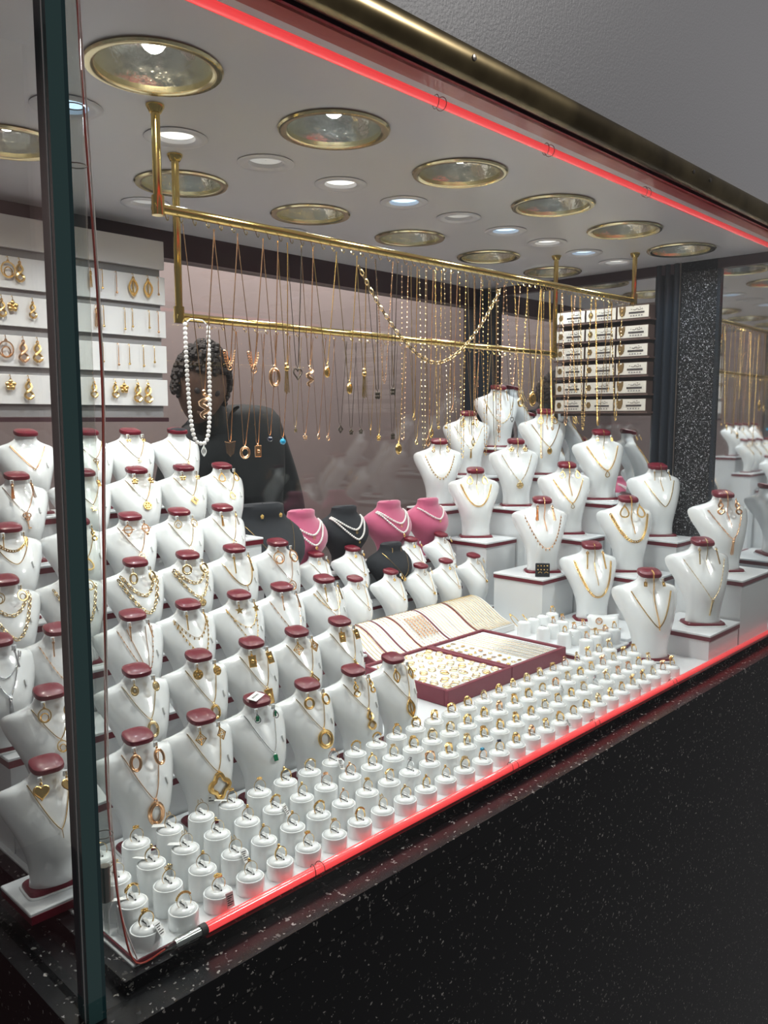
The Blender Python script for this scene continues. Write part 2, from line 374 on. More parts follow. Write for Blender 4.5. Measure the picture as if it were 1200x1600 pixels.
for i, (x, y) in enumerate(SMALL):
    lab = ('%s small round recessed spotlight from the left between the gold downlights' % ordn(i)) if i < 10 else ('%s small round unlit spotlight from the left at the rear of the ceiling' % ordn(i - 10))
    t = thing('spotlight', lab, 'ceiling light', (x, y, ZC), 0, 'small recessed spotlights')
    put('trim_ring', me_st, t); put('lens', me_lens[kinds[i]], t)
    if kinds[i] < 2: lamp_light('spotlight_lamp', (0, 0, -0.002), SPOT_W, ((1, .97, .9), (.8, .9, 1))[kinds[i]], 0.02, 130, t)

# neon tubes
def neon(x0, x1, y, z, label, r=0.0062, cap=True):
    t = thing('neon_tube', label, 'neon tube')
    b = MB(); b.tube([(x0, y, z), (x1, y, z)], r, 14); b.obj('glow_tube', M_NEON, t)
    if cap:
        b = MB(); b.lathe([(0.0068, 0), (0.0068, 0.035), (0.0055, 0.040), (0.0035, 0.043), (0.0022, 0.050)], 14, Matrix.Translation((x0, y, z)) @ Matrix.Rotation(-PI/2, 4, 'Y'), False, True); b.obj('clear_end', M_TUBE, t)
        b = MB(); b.tube([(x0 - 0.002, y, z), (x0 - 0.040, y, z)], 0.0056, 12); b.obj('electrode', M_SILVER, t)
        b = MB(); b.tube([(x0 - 0.006, y, z), (x0 + 0.002, y, z)], 0.0070, 14); b.obj('dark_ring', M_SLOTSHADE_RING, t)
    for xc in [x0 + 0.17, x0 + 0.62, x0 + 0.90, x0 + 1.25]:
        for dx in (0, 0.012):
            b = MB(); b.ring((0, 0, 0), 0.0085, 0.0095, 0.0006, 14, 4, Matrix.Translation((xc + dx, y, z)) @ Matrix.Rotation(PI/2 - 0.3 + dx*40, 4, 'Z')); b.obj('wire_clip', M_STEEL, t)
    return t
neon(0.507, XR - 0.03, 0.776, 0.0045, 'glowing red neon tube along the ledge below the ring stands')
neon(0.30, XR - 0.03, 0.7785, 1.041, 'glowing red neon tube along the top of the window', cap=False)
# unlit vertical tube and wires at the corner
t = thing('glass_tube', 'clear unlit vertical glass tube inside the left window corner', 'glass tube', (0.3935, 0.7895, 0))
b = MB(); b.lathe([(0.0085, 0.085), (0.0085, 1.06)], 16); b.lathe([(0.0085, 0.085), (0.0062, 0.079), (0.003, 0.074), (0.0025, 0.045)], 16); b.obj('tube_wall', M_TUBE, t)
b = MB(); b.lathe([(0.0055, 0.085), (0.0055, 0.125)], 12, None, True, True); b.obj('electrode', M_STEEL, t)
for z in (0.16, 0.845, 0.90):
    b = MB(); b.lathe([(0.0098 + 0.0006*math.cos(a*PI/3), 0.0006*math.sin(a*PI/3) + z) for a in range(7)], 16); b.obj('wire_clip', M_STEEL, t)
def wire(name, pts, r, m, label):
    P = [Vector(p) for p in pts]; out = []
    for i in range(len(P) - 1):
        p0, p1, p2, p3 = P[max(i-1, 0)], P[i], P[i+1], P[min(i+2, len(P)-1)]
        for k in range(6):
            q = k/6; out.append(0.5*((2*p1) + (p2-p0)*q + (2*p0-5*p1+4*p2-p3)*q*q + (3*p1-p0-3*p2+p3)*q**3))
    out.append(P[-1]); b = MB(); b.tube(out, r, 6); return tag(b.obj(name, m), label, 'wire')
wp = [(0.405, 0.800, 1.07), (0.409, 0.800, 0.90), (0.416, 0.802, 0.75), (0.418, 0.802, 0.62), (0.413, 0.801, 0.50), (0.409, 0.800, 0.36), (0.403, 0.797, 0.22), (0.405, 0.793, 0.13), (0.410, 0.789, 0.06), (0.422, 0.783, 0.002), (0.455, 0.7765, 0.0045)]
wire('wire', wp, 0.0011, M_WIRE_R, 'thin red wire hanging down beside the clear corner tube')
wire('wire', [(x + 0.0022 + 0.0012*math.sin(i*2.1), y + 0.0022*math.cos(i*1.7) , z) for i, (x, y, z) in enumerate(wp[:-2])] + [(0.426, 0.7865, 0.002)], 0.0009, M_WIRE_W, 'thin white wire twisted around the red wire at the corner')

# ------------------------------------------------------------------ bust
def lerp(tab, z):
    """smooth (Catmull-Rom) interpolation through a profile table"""
    if z <= tab[0][0]: return tab[0][1]
    for i, ((a, va), (c, vc)) in enumerate(zip(tab, tab[1:])):
        if z <= c:
            h = c - a; q = (z - a) / h
            p = tab[i-1] if i else None; n = tab[i+2] if i + 2 < len(tab) else None
            m0 = (vc - p[1]) / (c - p[0]) if p else (vc - va) / h
            m1 = (n[1] - va) / (n[0] - a) if n else (vc - va) / h
            return (2*q**3 - 3*q*q + 1)*va + (q**3 - 2*q*q + q)*h*m0 + (3*q*q - 2*q**3)*vc + (q**3 - q*q)*h*m1
    return tab[-1][1]
TW = [(.04,.212),(.12,.203),(.22,.208),(.34,.233),(.46,.276),(.56,.322),(.64,.358),(.70,.377),(.755,.380),(.79,.362),(.818,.316),(.842,.248),(.864,.186),(.89,.145),(.92,.126),(.955,.120)]
TF = [(.04,-.13),(.15,-.155),(.25,-.195),(.34,-.225),(.42,-.232),(.50,-.210),(.60,-.155),(.70,-.085),(.78,-.028),(.84,.004),(.88,.012),(.92,.008),(.955,-.004)]
TE = [(.04,.01),(.25,.02),(.45,.08),(.60,.175),(.72,.245),(.78,.240),(.83,.180),(.88,.125),(.955,.10)]
TB = [(.04,.06),(.20,.03),(.4,.0),(.6,.05),(.74,.125),(.83,.17),(.955,.19)]
def surf(x, z):
    w = lerp(TW, z); q = max(0.0, 1 - (x/w)**2) ** 0.5
    return lerp(TE, z) + (lerp(TF, z) - lerp(TE, z)) * q
def bust_body():
    zs = [.045,.06,.12,.20,.30,.40,.50,.58,.64,.69,.73,.76,.785,.805,.822,.84,.86,.885,.91,.94,.955]
    loops = []
    for z in zs:
        w, f, e, k = lerp(TW, z), lerp(TF, z), lerp(TE, z), lerp(TB, z)
        L = []
        for i in range(13):
            a = -PI/2 + PI*i/12; L.append((w*math.sin(a), e + (f - e)*math.cos(a), z))
        for i in range(1, 10):
            a = PI/2 - PI*i/10; L.append((w*math.sin(a)*0.985, e + 0.012 + (k - e)*math.cos(a), z))
        loops.append(L)
    b = MB(); b.loft(loops); return b
def sup(hw, hd, z, n=24, p=3.2, tilt=0.0, y0=0.0):
    L = []
    for i in range(n):
        a = 2*PI*i/n; c, s = math.cos(a), math.sin(a)
        x = hw*math.copysign(abs(c)**(2/p), c); y = hd*math.copysign(abs(s)**(2/p), s)
        L.append((x, y + y0, z + tilt*y))
    return L
me_body = bust_body().mesh('body', M_WHITE)
b = MB(); b.loft([sup(.110,.094,.946,tilt=.14,p=3,y0=.09), sup(.126,.112,.956,tilt=.16,p=3,y0=.09), sup(.131,.117,.978,tilt=.20,p=3,y0=.09), sup(.126,.112,1.000,tilt=.22,p=3,y0=.09), sup(.104,.090,1.012,tilt=.22,p=3,y0=.09), sup(.045,.038,1.016,tilt=.22,p=3,y0=.09)])
me_cap = b.mesh('cap', M_MAROON)
b = MB(); b.loft([sup(.252,.160,0,p=6), sup(.254,.162,.008,p=6), sup(.250,.158,.016,p=6)]); me_rim = b.mesh('base_rim', M_WHITE)
b = MB(); b.loft([sup(.238,.146,.016,p=6), sup(.235,.143,.036,p=6), sup(.224,.134,.047,p=6)]); me_base = b.mesh('base', M_MAROON)
b = MB(); b.bevbox((-.010, -.014, -.032), (.010, .004, .032), .003); me_tab = b.mesh('pin_tab', M_STRAP)
def bust(loc, H, rz, label, group, tab=True):
    t = thing('display_bust', label, 'bust', loc, rz, group)
    bo_ = put('body', me_body, t, scale=H); bo_.scale.x = H*(.98 if tab else 1.0); put('cap', me_cap, t, scale=H); put('base', me_base, t, scale=H); put('base_rim', me_rim, t, scale=H)
    if tab:
        y = surf(.165, .60); put('pin_tab', me_tab, t, (.165*H, (y - .003)*H, .60*H), (-.45, 0.12, 0.40), H)
    return t

# ------------------------------------------------------------------ jewellery pieces
def pendant(kind, s, b=None, mtx=None):
    """hangs from the origin, in the local XZ plane, about s tall"""
    b = b or MB(); r = s*0.055
    b.ring((0, 0, -s*0.05), s*0.06, s*0.07, r*0.6, 8, 4, mtx)
    if kind == 'oval':
        b.ring((0, 0, -s*0.58), s*0.30, s*0.44, s*0.075, 18, 6, mtx); b.ring((0, -s*.03, -s*0.58), s*0.22, s*0.35, s*0.035, 16, 4, mtx)
    elif kind == 'disc':
        b.lathe([(0.001, -s*.05), (s*.40, -s*.04), (s*.43, 0), (s*.40, s*.04), (0.001, s*.05)], 20, (mtx or Matrix()) @ Matrix.Translation((0, 0, -s*.54)) @ Matrix.Rotation(PI/2, 4, 'X'))
        for i in range(6): b.sphere((s*.24*math.cos(i), -s*.06, -s*.54 + s*.24*math.sin(i*1.047)), s*.08, 6, 4, mtx)
    elif kind == 'ring':
        b.ring((0, 0, -s*.55), s*.42, s*.45, s*.09, 20, 6, mtx); b.ring((0, -s*.02, -s*.55), s*.32, s*.34, s*.04, 18, 4, mtx)
    elif kind == 'hoop':
        b.ring((0, 0, -s*.55), s*.40, s*.45, s*.05, 18, 5, mtx); b.ring((0, 0, -s*.68), s*.24, s*.28, s*.04, 16, 4, mtx)
    elif kind == 'diamond':
        for q, rr in ((.46, .06), (.28, .045)):
            b.tube([(0, 0, -s*(.55-q)), (s*q*.9, 0, -s*.55), (0, 0, -s*(.55+q)), (-s*q*.9, 0, -s*.55)], s*rr, 5, True, mtx)
        b.tube([(0, 0, -s*.1), (0, 0, -s)], s*.03, 4, False, mtx); b.tube([(-s*.4, 0, -s*.55), (s*.4, 0, -s*.55)], s*.03, 4, False, mtx)
    elif kind == 'rect':
        b.bevbox((-s*.27, -s*.05, -s*.98), (s*.27, s*.05, -s*.12), s*.03, mtx)
        b.tube([(-s*.27, -s*.06, -s*.98), (s*.27, -s*.06, -s*.98), (s*.27, -s*.06, -s*.12), (-s*.27, -s*.06, -s*.12)], s*.04, 4, True, mtx)
        b.sphere((0, -s*.06, -s*.55), s*.16, 8, 5, mtx)
    elif kind == 'drop':
        b.tube([(s*.30*math.sin(a)*(1 - .45*math.cos(a)) , 0, -s*.56 + s*.44*math.cos(a)) for a in [2*PI*i/16 for i in range(16)]], s*.07, 5, True, mtx)
    elif kind == 'heart':
        pts = []
        for i in range(20):
            a = 2*PI*i/20; x = 16*math.sin(a)**3; z = 13*math.cos(a) - 5*math.cos(2*a) - 2*math.cos(3*a) - math.cos(4*a)
            pts.append((x/34*s*.95, 0, -s*.52 + z/34*s))
        b.tube(pts, s*.06, 5, True, mtx)
    elif kind == 'heartfull':
        pts = []
        for i in range(20):
            a = 2*PI*i/20; x = 16*math.sin(a)**3; z = 13*math.cos(a) - 5*math.cos(2*a) - 2*math.cos(3*a) - math.cos(4*a)
            pts.append((x/34*s*.95, -s*.52 + z/34*s))
        b.prism(pts, -s*.05, s*.05, mtx)
        b.tube([(x, -s*.05, z) for x, z in pts], s*.05, 4, True, mtx)
    elif kind == 'flower':
        for i in range(5):
            a = 2*PI*i/5 + PI/2; b.sphere((s*.27*math.cos(a), 0, -s*.5 + s*.27*math.sin(a)), s*.2, 7, 5, mtx, (1, .4, 1))
        b.sphere((0, -s*.08, -s*.5), s*.12, 6, 4, mtx)
    elif kind == 'clover':
        for i in range(4):
            a = PI/2*i + PI/4; b.sphere((s*.25*math.cos(a), 0, -s*.5 + s*.25*math.sin(a)), s*.23, 7, 5, mtx, (1, .3, 1))
    elif kind == 'cloud':
        b.tube([((.36 + .08*math.cos(4*a))*s*math.cos(a), 0, -s*.56 + (.42 + .08*math.cos(4*a))*s*math.sin(a)) for a in [2*PI*i/28 for i in range(28)]], s*.085, 5, True, mtx)
        b.tube([((.28 + .06*math.cos(4*a))*s*math.cos(a), -s*.04, -s*.56 + (.33 + .06*math.cos(4*a))*s*math.sin(a)) for a in [2*PI*i/28 for i in range(28)]], s*.04, 4, True, mtx)
    elif kind == 'twist':
        for ph in (0, PI):
            b.tube([(s*.20*math.sin(2*PI*q/14 + ph)*(.5 + q/20), s*.05*math.cos(2*PI*q/14 + ph), -s*.1 - s*.9*q/14) for q in range(15)], s*.07, 5, False, mtx)
    elif kind == 'leaf':
        for sg in (-1, 1):
            b.tube([(sg*s*.24*math.sin(PI*q/10), 0, -s*.08 - s*.9*q/10) for q in range(11)], s*.06, 5, False, mtx)
        b.tube([(0, 0, -s*.1), (0, 0, -s*.9)], s*.05, 4, False, mtx)
    elif kind == 'tassel':
        b.sphere((0, 0, -s*.16), s*.09, 7, 5, mtx)
        for i in range(5): b.tube([((i-2)*s*.022, (i % 2)*s*.03, -s*.2), ((i-2)*s*.045, (i % 2)*s*.03, -s*(.92 + .04*(i % 3)))], s*.022, 4, False, mtx)
    elif kind == 'bar':
        b.tube([(0, 0, -s*.08), (0, 0, -s)], s*.05, 5, False, mtx)
    elif kind == 'star':
        b.prism([((.42 if i % 2 == 0 else .18)*s*math.sin(PI*i/5), -s*.52 + (.42 if i % 2 == 0 else .18)*s*math.cos(PI*i/5)) for i in range(10)], -s*.05, s*.05, mtx)
    elif kind == 'toggle':
        b.ring((0, 0, -s*.42), s*.30, s*.32, s*.06, 18, 5, mtx); b.tube([(-s*.48, -s*.03, -s*.42), (s*.48, -s*.03, -s*.42)], s*.05, 5, False, mtx); b.sphere((0, 0, -s*.86), s*.12, 7, 5, mtx)
    elif kind == 'key':
        for i in range(3): b.ring((s*.12*math.cos(i*2.09 + .52), 0, -s*.22 + s*.12*math.sin(i*2.09 + .52)), s*.12, s*.12, s*.035, 12, 4, mtx)
        b.tube([(0, 0, -s*.3), (0, 0, -s)], s*.035, 5, False, mtx); b.box((0, -s*.02, -s*.95), (s*.14, s*.02, -s*.88), mtx)
    elif kind == 'medal':
        b.lathe([(0.001, -s*.06), (s*.33, -s*.05), (s*.36, 0), (s*.33, s*.05), (0.001, s*.06)], 18, (mtx or Matrix()) @ Matrix.Translation((0, 0, -s*.56)) @ Matrix.Scale(1.28, 4, (0, 0, 1)) @ Matrix.Rotation(PI/2, 4, 'X'))
        b.ring((0, -s*.06, -s*.56), s*.24, s*.32, s*.03, 16, 4, mtx)
    elif kind == 'butterfly':
        for sg in (-1, 1):
            b.sphere((sg*s*.22, 0, -s*.36), s*.22, 7, 5, mtx, (1, .3, .8)); b.sphere((sg*s*.16, 0, -s*.66), s*.16, 7, 5, mtx, (1, .3, .9))
    elif kind == 'fringe':
        b.tube([(-s*.62, 0, 0), (0, 0, -s*.1), (s*.62, 0, 0)], s*.05, 5, False, mtx)
        for i in range(9):
            x = -s*.56 + s*1.12*i/8; L = s*(1.15 + .35*(1 - abs(i-4)/4)); b.tube([(x, 0, -s*.06), (x*.72, 0, -L)], s*.022, 4, False, mtx)
    elif kind == 'snake':
        b.tube([(s*.2*math.sin(q*.9)*(1 - q/30), s*.03*math.cos(q), -s*.12 - s*.88*q/14) for q in range(15)], [s*.05 + s*.045*math.sin(PI*q/14) for q in range(15)], 5, False, mtx)
    elif kind == 'shell':
        b.sphere((0, 0, -s*.55), s*.42, 10, 7, mtx, (.62, .45, 1)); b.tube([(0, -s*.19, -s*.22), (s*.03, -s*.21, -s*.55), (0, -s*.19, -s*.88)], s*.05, 5, False, mtx)
    elif kind == 'bead':
        b.sphere((0, 0, -s*.5), s*.4, 10, 7, mtx)
    elif kind == 'gem':
        b.bevbox((-s*.3, -s*.14, -s*.95), (s*.3, s*.14, -s*.15), s*.1, mtx)
    elif kind == 'none': pass
    return b
PNAME = dict(oval='oval frame', disc='filigree disc', ring='round open', hoop='double hoop', diamond='diamond lattice', rect='rectangular', drop='open drop', heart='open heart', heartfull='heart', flower='flower', clover='clover', cloud='scalloped open', twist='twisted', leaf='leaf', tassel='tassel', bar='slim bar', star='star', toggle='toggle', key='key shaped', medal='oval medal', butterfly='butterfly', fringe='fringe', snake='snake', shell='cowrie shell', bead='bead', gem='green stone')

def arclen(pts, step):
    """points at equal spacing along a polyline with tangents"""
    P = [Vector(p) for p in pts]; out = []; acc = 0.0; nxt = step*0.5
    for a, c in zip(P, P[1:]):
        L = (c - a).length
        while nxt <= acc + L and L > 0:
            out.append((a + (c - a)*((nxt - acc)/L), (c - a)/L)); nxt += step
        acc += L
    return out
def frame(p, t, nrm, roll=0.0):
    """X along t, Y along normal"""
    t = t.normalized(); y = nrm - t*nrm.dot(t)
    if y.length < 1e-6: y = t.orthogonal()
    y.normalize(); z = t.cross(y)
    M = Matrix((t, y, z)).transposed().to_4x4(); M.translation = p
    return M @ Matrix.Rotation(roll, 4, 'X') if roll else M
def chain(b, pts, style, s, nrm=Vector((0, -1, 0))):
    """style thin | link | curb | beads | tin | tennis | fig | leaf | charm ; s = scale in metres"""
    if style == 'thin': b.tube(pts, s, 4)
    elif style == 'link':
        for i, (p, t) in enumerate(arclen(pts, s*4.6)): b.ring((0, 0, 0), s*2.7, s*1.45, s*0.58, 10, 4, frame(p, t, nrm, 0.35 if i % 2 else -0.35))
    elif style == 'curb':
        for i, (p, t) in enumerate(arclen(pts, s*2.7)): b.ring((0, 0, 0), s*1.9, s*1.4, s*0.55, 8, 4, frame(p, t, nrm, 0.5))
    elif style == 'beads':
        for p, t in arclen(pts, s*2.0): b.sphere(tuple(p), s, 7, 5)
    elif style == 'tin':
        b.tube(pts, s*0.45, 4)
        for p, t in arclen(pts, s*9): b.sphere(tuple(p), s*1.25, 6, 4)
    elif style == 'tennis':
        for p, t in arclen(pts, s*2.2): b.box((-s, -s*.6, -s), (s, s*.6, s), frame(p, t, nrm))
    elif style == 'fig':
        b.tube(pts, s*0.5, 4)
        for i, (p, t) in enumerate(arclen(pts, s*6)):
            if i % 3 == 0: b.ring((0, 0, 0), s*3.2, s*1.8, s*.5, 10, 4, frame(p, t, nrm))
            else: b.ring((0, 0, 0), s*1.7, s*1.1, s*.45, 8, 4, frame(p, t, nrm, .4))
    elif style in ('leaf', 'charm'):
        b.tube(pts, s*0.5, 4)
        for i, (p, t) in enumerate(arclen(pts, s*(9 if style == 'leaf' else 11))):
            if style == 'leaf': b.sphere((p.x, p.y - s, p.z - s*3.4), s*2.3, 6, 5, None, (.62, .35, 1.2)); b.tube([p, (p.x, p.y, p.z - s*1.5)], s*.3, 3)
            else: b.sphere((p.x, p.y - s*.5, p.z - s*1.5), s*1.5, 6, 4)
    return b

def bust_path(a, z0, drop, p, n=26):
    pts = []
    for i in range(n + 1):
        s = -1 + 2*i/n; x = a*s; z = z0 - drop*(1 - abs(s)**p)
        pts.append((x, surf(x, z) - 0.011, z))
    return pts
def on_bust(H, pts): return [(x*H, y*H, z*H) for x, y, z in pts]
def bust_necklace(bo, H, spec, label, group, gm=None):
    """spec: list of (style, s_mm, a, z0, drop, p) strands and a pendant (kind, size_mm)"""
    strands, pend, m = spec
    m = gm or m
    strands = [(st, s*(1.25 if H < .2 else 1.55), a, z0, drop*(.80 if H < .2 else 1.0), p) for st, s, a, z0, drop, p in strands]
    if pend: pend = (pend[0], pend[1]*(1.22 if H < .2 else 1.35))
    b = MB()
    for st, s, a, z0, drop, p in strands: chain(b, on_bust(H, bust_path(a, z0, drop, p)), st, s/1000)
    o = b.obj('necklace', m, None, True, bo.location, bo.rotation_euler); tag(o, label, 'necklace', group)
    if pend:
        k, sz = pend; st, s, a, z0, drop, p = strands[-1]; z = z0 - drop; L = sz/1000/H
        ph = math.atan2(surf(0, max(.06, z - L)) - surf(0, z), L)
        c = MB(); pendant(k, sz/1000, c)
        c.obj('pendant', M_GREEN if k == 'gem' else m, o, True, (0, (surf(0, z) - .024)*H, z*H), (ph, 0, 0))
    return o
CLIP = MB(); CLIP.bevbox((-.0030, -.0012, -.0036), (.0030, .0012, .0036), .0005)
me_clip = CLIP.mesh('clip', M_BOARD)
def earring(bo, H, side, kind, sz, m, label, group, ztop=.935):
    x = side*.100; y = -.052
    b = MB(); s = sz/1000*1.55
    b.tube([(0, 0, 0.002), (0.0006, -.0012, .0042), (0.0008, -.0025, .002), (0, -.0022, -.004)], .0006, 4)
    pendant(kind, s, b, Matrix.Translation((0, -.0022, -.001)) @ Matrix.Rotation(0.25*side, 4, 'Z') @ Matrix.Rotation(-.42, 4, 'X'))
    M = bo.matrix_basis
    o = b.obj('earring', M_SILVER if m is None else m, None, True, M @ Vector((x*H, y*H, ztop*H - .004)), bo.rotation_euler)
    tag(o, label, 'earring', group)
    put('clip', me_clip, o, (0, .0008, .0022))
    return o

# ------------------------------------------------------------------ left stepped stand
H1 = 0.156
ROWS = [
 [(78,1190),(222,1153),(322,1123),(409,1094),(488,1069),(560,1046),(622,1027)],
 [(82,1078),(220,1048),(317,1025),(400,1003),(471,984),(538,968)],
 [(0,1000),(95,975),(213,962),(300,945),(380,929),(447,916),(513,903)],
 [(11,902),(118,892),(217,878),(299,865),(372,854),(440,844)],
 [(17,821),(125,812),(208,804),(285,797),(353,791)],
 [(30,740),(135,736),(218,731),(292,728),(352,727)],
 [(44,674),(141,670),(208,671),(282,673)]]
ZCAP = [.171,.233,.294,.361,.429,.506,.579]
RN = ['front row', 'second row', 'third row', 'fourth row', 'fifth row', 'sixth row', 'top row']
def thinp(kind, sz, drop=.36, a=.165, z0=.862, p=1.35, m=M_GOLD, s=.55): return ([('thin', s, a, z0, drop, p)], (kind, sz), m)
SPEC = {
 (0,0): (thinp('bar', 8, .40), 'heartfull', 13), (0,1): (thinp('oval', 27, .44, m=M_ROSE), 'oval', 15), (0,2): (thinp('cloud', 30, .40, m=M_GOLD), 'diamond', 12),
 (0,3): (thinp('gem', 10, .42, m=M_SILVER), 'drop', 9), (0,4): (thinp('ring', 24, .36, m=M_GOLD), 'ring', 12), (0,5): (thinp('twist', 28, .32, m=M_GOLD), 'twist', 16), (0,6): (thinp('leaf', 28, .36, m=M_GOLD), 'leaf', 16),
 (1,0): (thinp('hoop', 14, .30), 'hoop', 13), (1,1): (thinp('oval', 20, .36, m=M_GOLD2), 'medal', 11), (1,2): (thinp('oval', 19, .38), 'disc', 12), (1,3): (thinp('rect', 22, .38), 'rect', 14), (1,4): (thinp('diamond', 22, .36), 'diamond', 14), (1,5): (thinp('twist', 24, .36), 'rect', 13),
 (2,0): (([('beads', 1.0, .19, .85, .22, 1.7), ('beads', 1.0, .17, .86, .42, 1.3)], ('tassel', 26), M_SILVER), 'bar', 16),
 (2,1): (([('tin', .8, .19, .85, .42, 1.6)], None, M_ROSE), 'bar', 14), (2,2): (([('tin', .8, .185, .85, .50, 1.5), ('thin', .5, .10, .86, .52, 1.2)], None, M_ROSE), 'bar', 15),
 (2,3): (([('leaf', .75, .19, .85, .24, 1.8), ('leaf', .75, .20, .84, .44, 1.6)], None, M_GOLD), 'bar', 16), (2,4): (([('charm', .75, .20, .84, .24, 1.9), ('charm', .75, .19, .85, .46, 1.5)], None, M_GOLD), 'star', 12),
 (2,5): (([('charm', .75, .20, .84, .50, 1.35)], None, M_ROSE), 'bar', 17), (2,6): (([('fig', .6, .20, .83, .26, 2.0), ('thin', .5, .15, .86, .40, 1.3)], ('bar', 12), M_GOLD), 'bar', 18),
 (3,0): (([('link', 1.1, .20, .84, .22, 1.9), ('link', 1.1, .22, .82, .46, 1.7)], None, M_GOLD2), 'hoop', 12), (3,1): (([('link', 1.0, .22, .82, .44, 1.7)], None, M_GOLD2), 'hoop', 12),
 (3,2): (([('link', 1.2, .19, .85, .26, 1.9), ('link', 1.25, .225, .82, .44, 1.7)], None, M_GOLD2), 'oval', 13), (3,3): (([('link', 1.2, .20, .84, .20, 1.9), ('link', 1.1, .22, .82, .36, 1.7)], ('disc', 14), M_GOLD2), 'ring', 12),
 (3,4): (([('tennis', .75, .20, .84, .34, 2.3)], ('tassel', 9), M_GOLD), 'bar', 20), (3,5): (thinp('hoop', 16, .40, m=M_ROSE), 'hoop', 17),
 (4,0): (([('curb', 1.2, .17, .86, .14, 2.0), ('thin', .6, .18, .85, .28, 1.8), ], None, M_GOLD), 'bar', 12), (4,1): (thinp('drop', 18, .32), 'twist', 14), (4,2): (thinp('toggle', 16, .34, m=M_ROSE), 'toggle', 15), (4,3): (thinp('drop', 15, .34, m=M_GOLD2), 'hoop', 11), (4,4): (thinp('ring', 7, .34), 'tassel', 15),
 (5,0): (thinp('key', 24, .34, m=M_ROSE), 'tassel', 18), (5,1): (thinp('star', 13, .30), 'rect', 9), (5,2): (thinp('disc', 17, .30), 'flower', 10), (5,3): (thinp('diamond', 17, .28), 'butterfly', 10), (5,4): (thinp('drop', 15, .26), 'drop', 13),
 (6,0): (([('curb', .8, .2, .83, .34, 1.2)], None, M_ROSE), None, 0), (6,1): (thinp('key', 20, .26), None, 0), (6,2): (thinp('butterfly', 9, .28), 'butterfly', 8), (6,3): (thinp('leaf', 8, .34), None, 0)}
CAPTAG = (0, 3)
bust_xyz = {}
for k, row in enumerate(ROWS):
    y = .98 + .09*k; zt = ZCAP[k] - H1*1.005
    xs = [at_y(u, v, y).x for u, v in row]
    xe = max(xs) + .062; xb = max(0.424, min(xs) - .062)
    t = thing('stepped_plinth', 'long white plinth with maroon edge under the %s of left busts' % RN[k], 'plinth', (0, 0, 0), 0, 'stepped plinths under the left busts')
    yb = y + .0445 if k < 6 else y + .07
    y0 = y - .0445 if k else .936
    if k == 0: xb = .372
    if zt > .03:
        b = MB(); b.box((xb + .003, y0 + .003, -.002), (xe - .003, yb, zt - .014)); b.obj('riser', M_BOARD, t, False)
    b = MB(); b.box((xb, y0 - (.001 if k == 0 else 0), max(-.001, zt - .014)), (xe, yb, zt - .004)); b.obj('maroon_edge', M_MAROON, t, False)
    b = MB(); b.bevbox((xb - .001, y0, zt - .004), (xe + .001, yb, zt), .001); b.obj('top_board', M_BOARD, t, False)
    for i, x in enumerate(xs):
        rz = math.radians(-5)
        where = '%s from left, %s' % (ordn(i), RN[k])
        dark = (k == 6 and i == 3)
        bo = bust((x, y, zt), H1, rz, ('white bust with a dark cap, ' if dark else 'white bust with maroon cap, ') + where + ' of left stepped stand', 'white busts on the left stepped stand')
        if dark:
            b = MB(); b.sphere((0, .09, .985), .12, 12, 6, None, (1.15, .9, .35)); o = b.obj('cap_cover', M_BLACK, bo); o.scale = (H1,) * 3
        sp, ek, es = SPEC[(k, i)]
        pn = PNAME.get(sp[1][0], '') + ' pendant' if sp[1] else {'tin': 'beaded strands', 'leaf': 'leaf fringe', 'charm': 'charm strands', 'link': 'open links', 'tennis': 'square links', 'curb': 'curb links', 'beads': 'beads', 'thin': 'curb links'}[sp[0][0][0]]
        mt = {M_GOLD: 'gold', M_GOLD2: 'pale gold', M_ROSE: 'rose gold', M_SILVER: 'silver'}[sp[2]]
        bust_necklace(bo, H1, sp, '%s necklace with %s, left stand bust %s' % (mt, pn, where), 'necklaces on the left busts')
        if ek:
            for sd, sn in ((-1, 'left'), (1, 'right')):
                earring(bo, H1, sd, ek, es, sp[2], '%s %s earring, %s side, left stand bust %s' % (mt, PNAME[ek].split()[0], sn, where), 'earrings on the left busts')
        if (k, i) == CAPTAG:
            b = MB(); b.bevbox((-.017, -.008, 0), (.017, .008, .0008), .0005)
            o = b.obj('price_card', M_TAG, None, False, (x - .002, y + .012, zt + H1*1.020), (.20, 0, .5)); tag(o, 'white handwritten price card lying on a maroon bust cap', 'price card')
            b = MB()
            for q in range(5): b.tube([(-.012 + q*.0045, .003, .001), (-.0105 + q*.0045, -.001, .001), (-.009 + q*.0045, .002, .001)], .0004, 3)
            b.obj('handwriting', M_INK, o)
        if (k, i) == (0, 3):
            for sd in (-1, 1):
                b = MB(); b.bevbox((-.003, -.0015, -.004), (.003, .0015, .004), .001)
                o = [c for c in COL.objects if c.name.startswith('earring')][-1 if sd == 1 else -2]
                b.obj('green_stone', M_GREEN, o, True, (0, -.004, -.008))
        if (k, i) == (0, 2):
            o = [c for c in COL.objects if c.name.startswith('necklace')][-1]
            b = MB(); b.bevbox((-.0065, -.0006, -.013), (.0065, .0006, .013), .0005); tg = b.obj('price_tag', M_TAG, o, False, (-.010, -.030, .052), (0, .2, 0))
            b = MB()
            for q in range(4): b.box((-.0045, -.0009, -.009 + q*.0045), (.0045, -.0006, -.0075 + q*.0045))
            b.obj('print', M_INK, tg, False)
    if k < 2:   # emerald ring stuck on the right of the emerald set
        pass

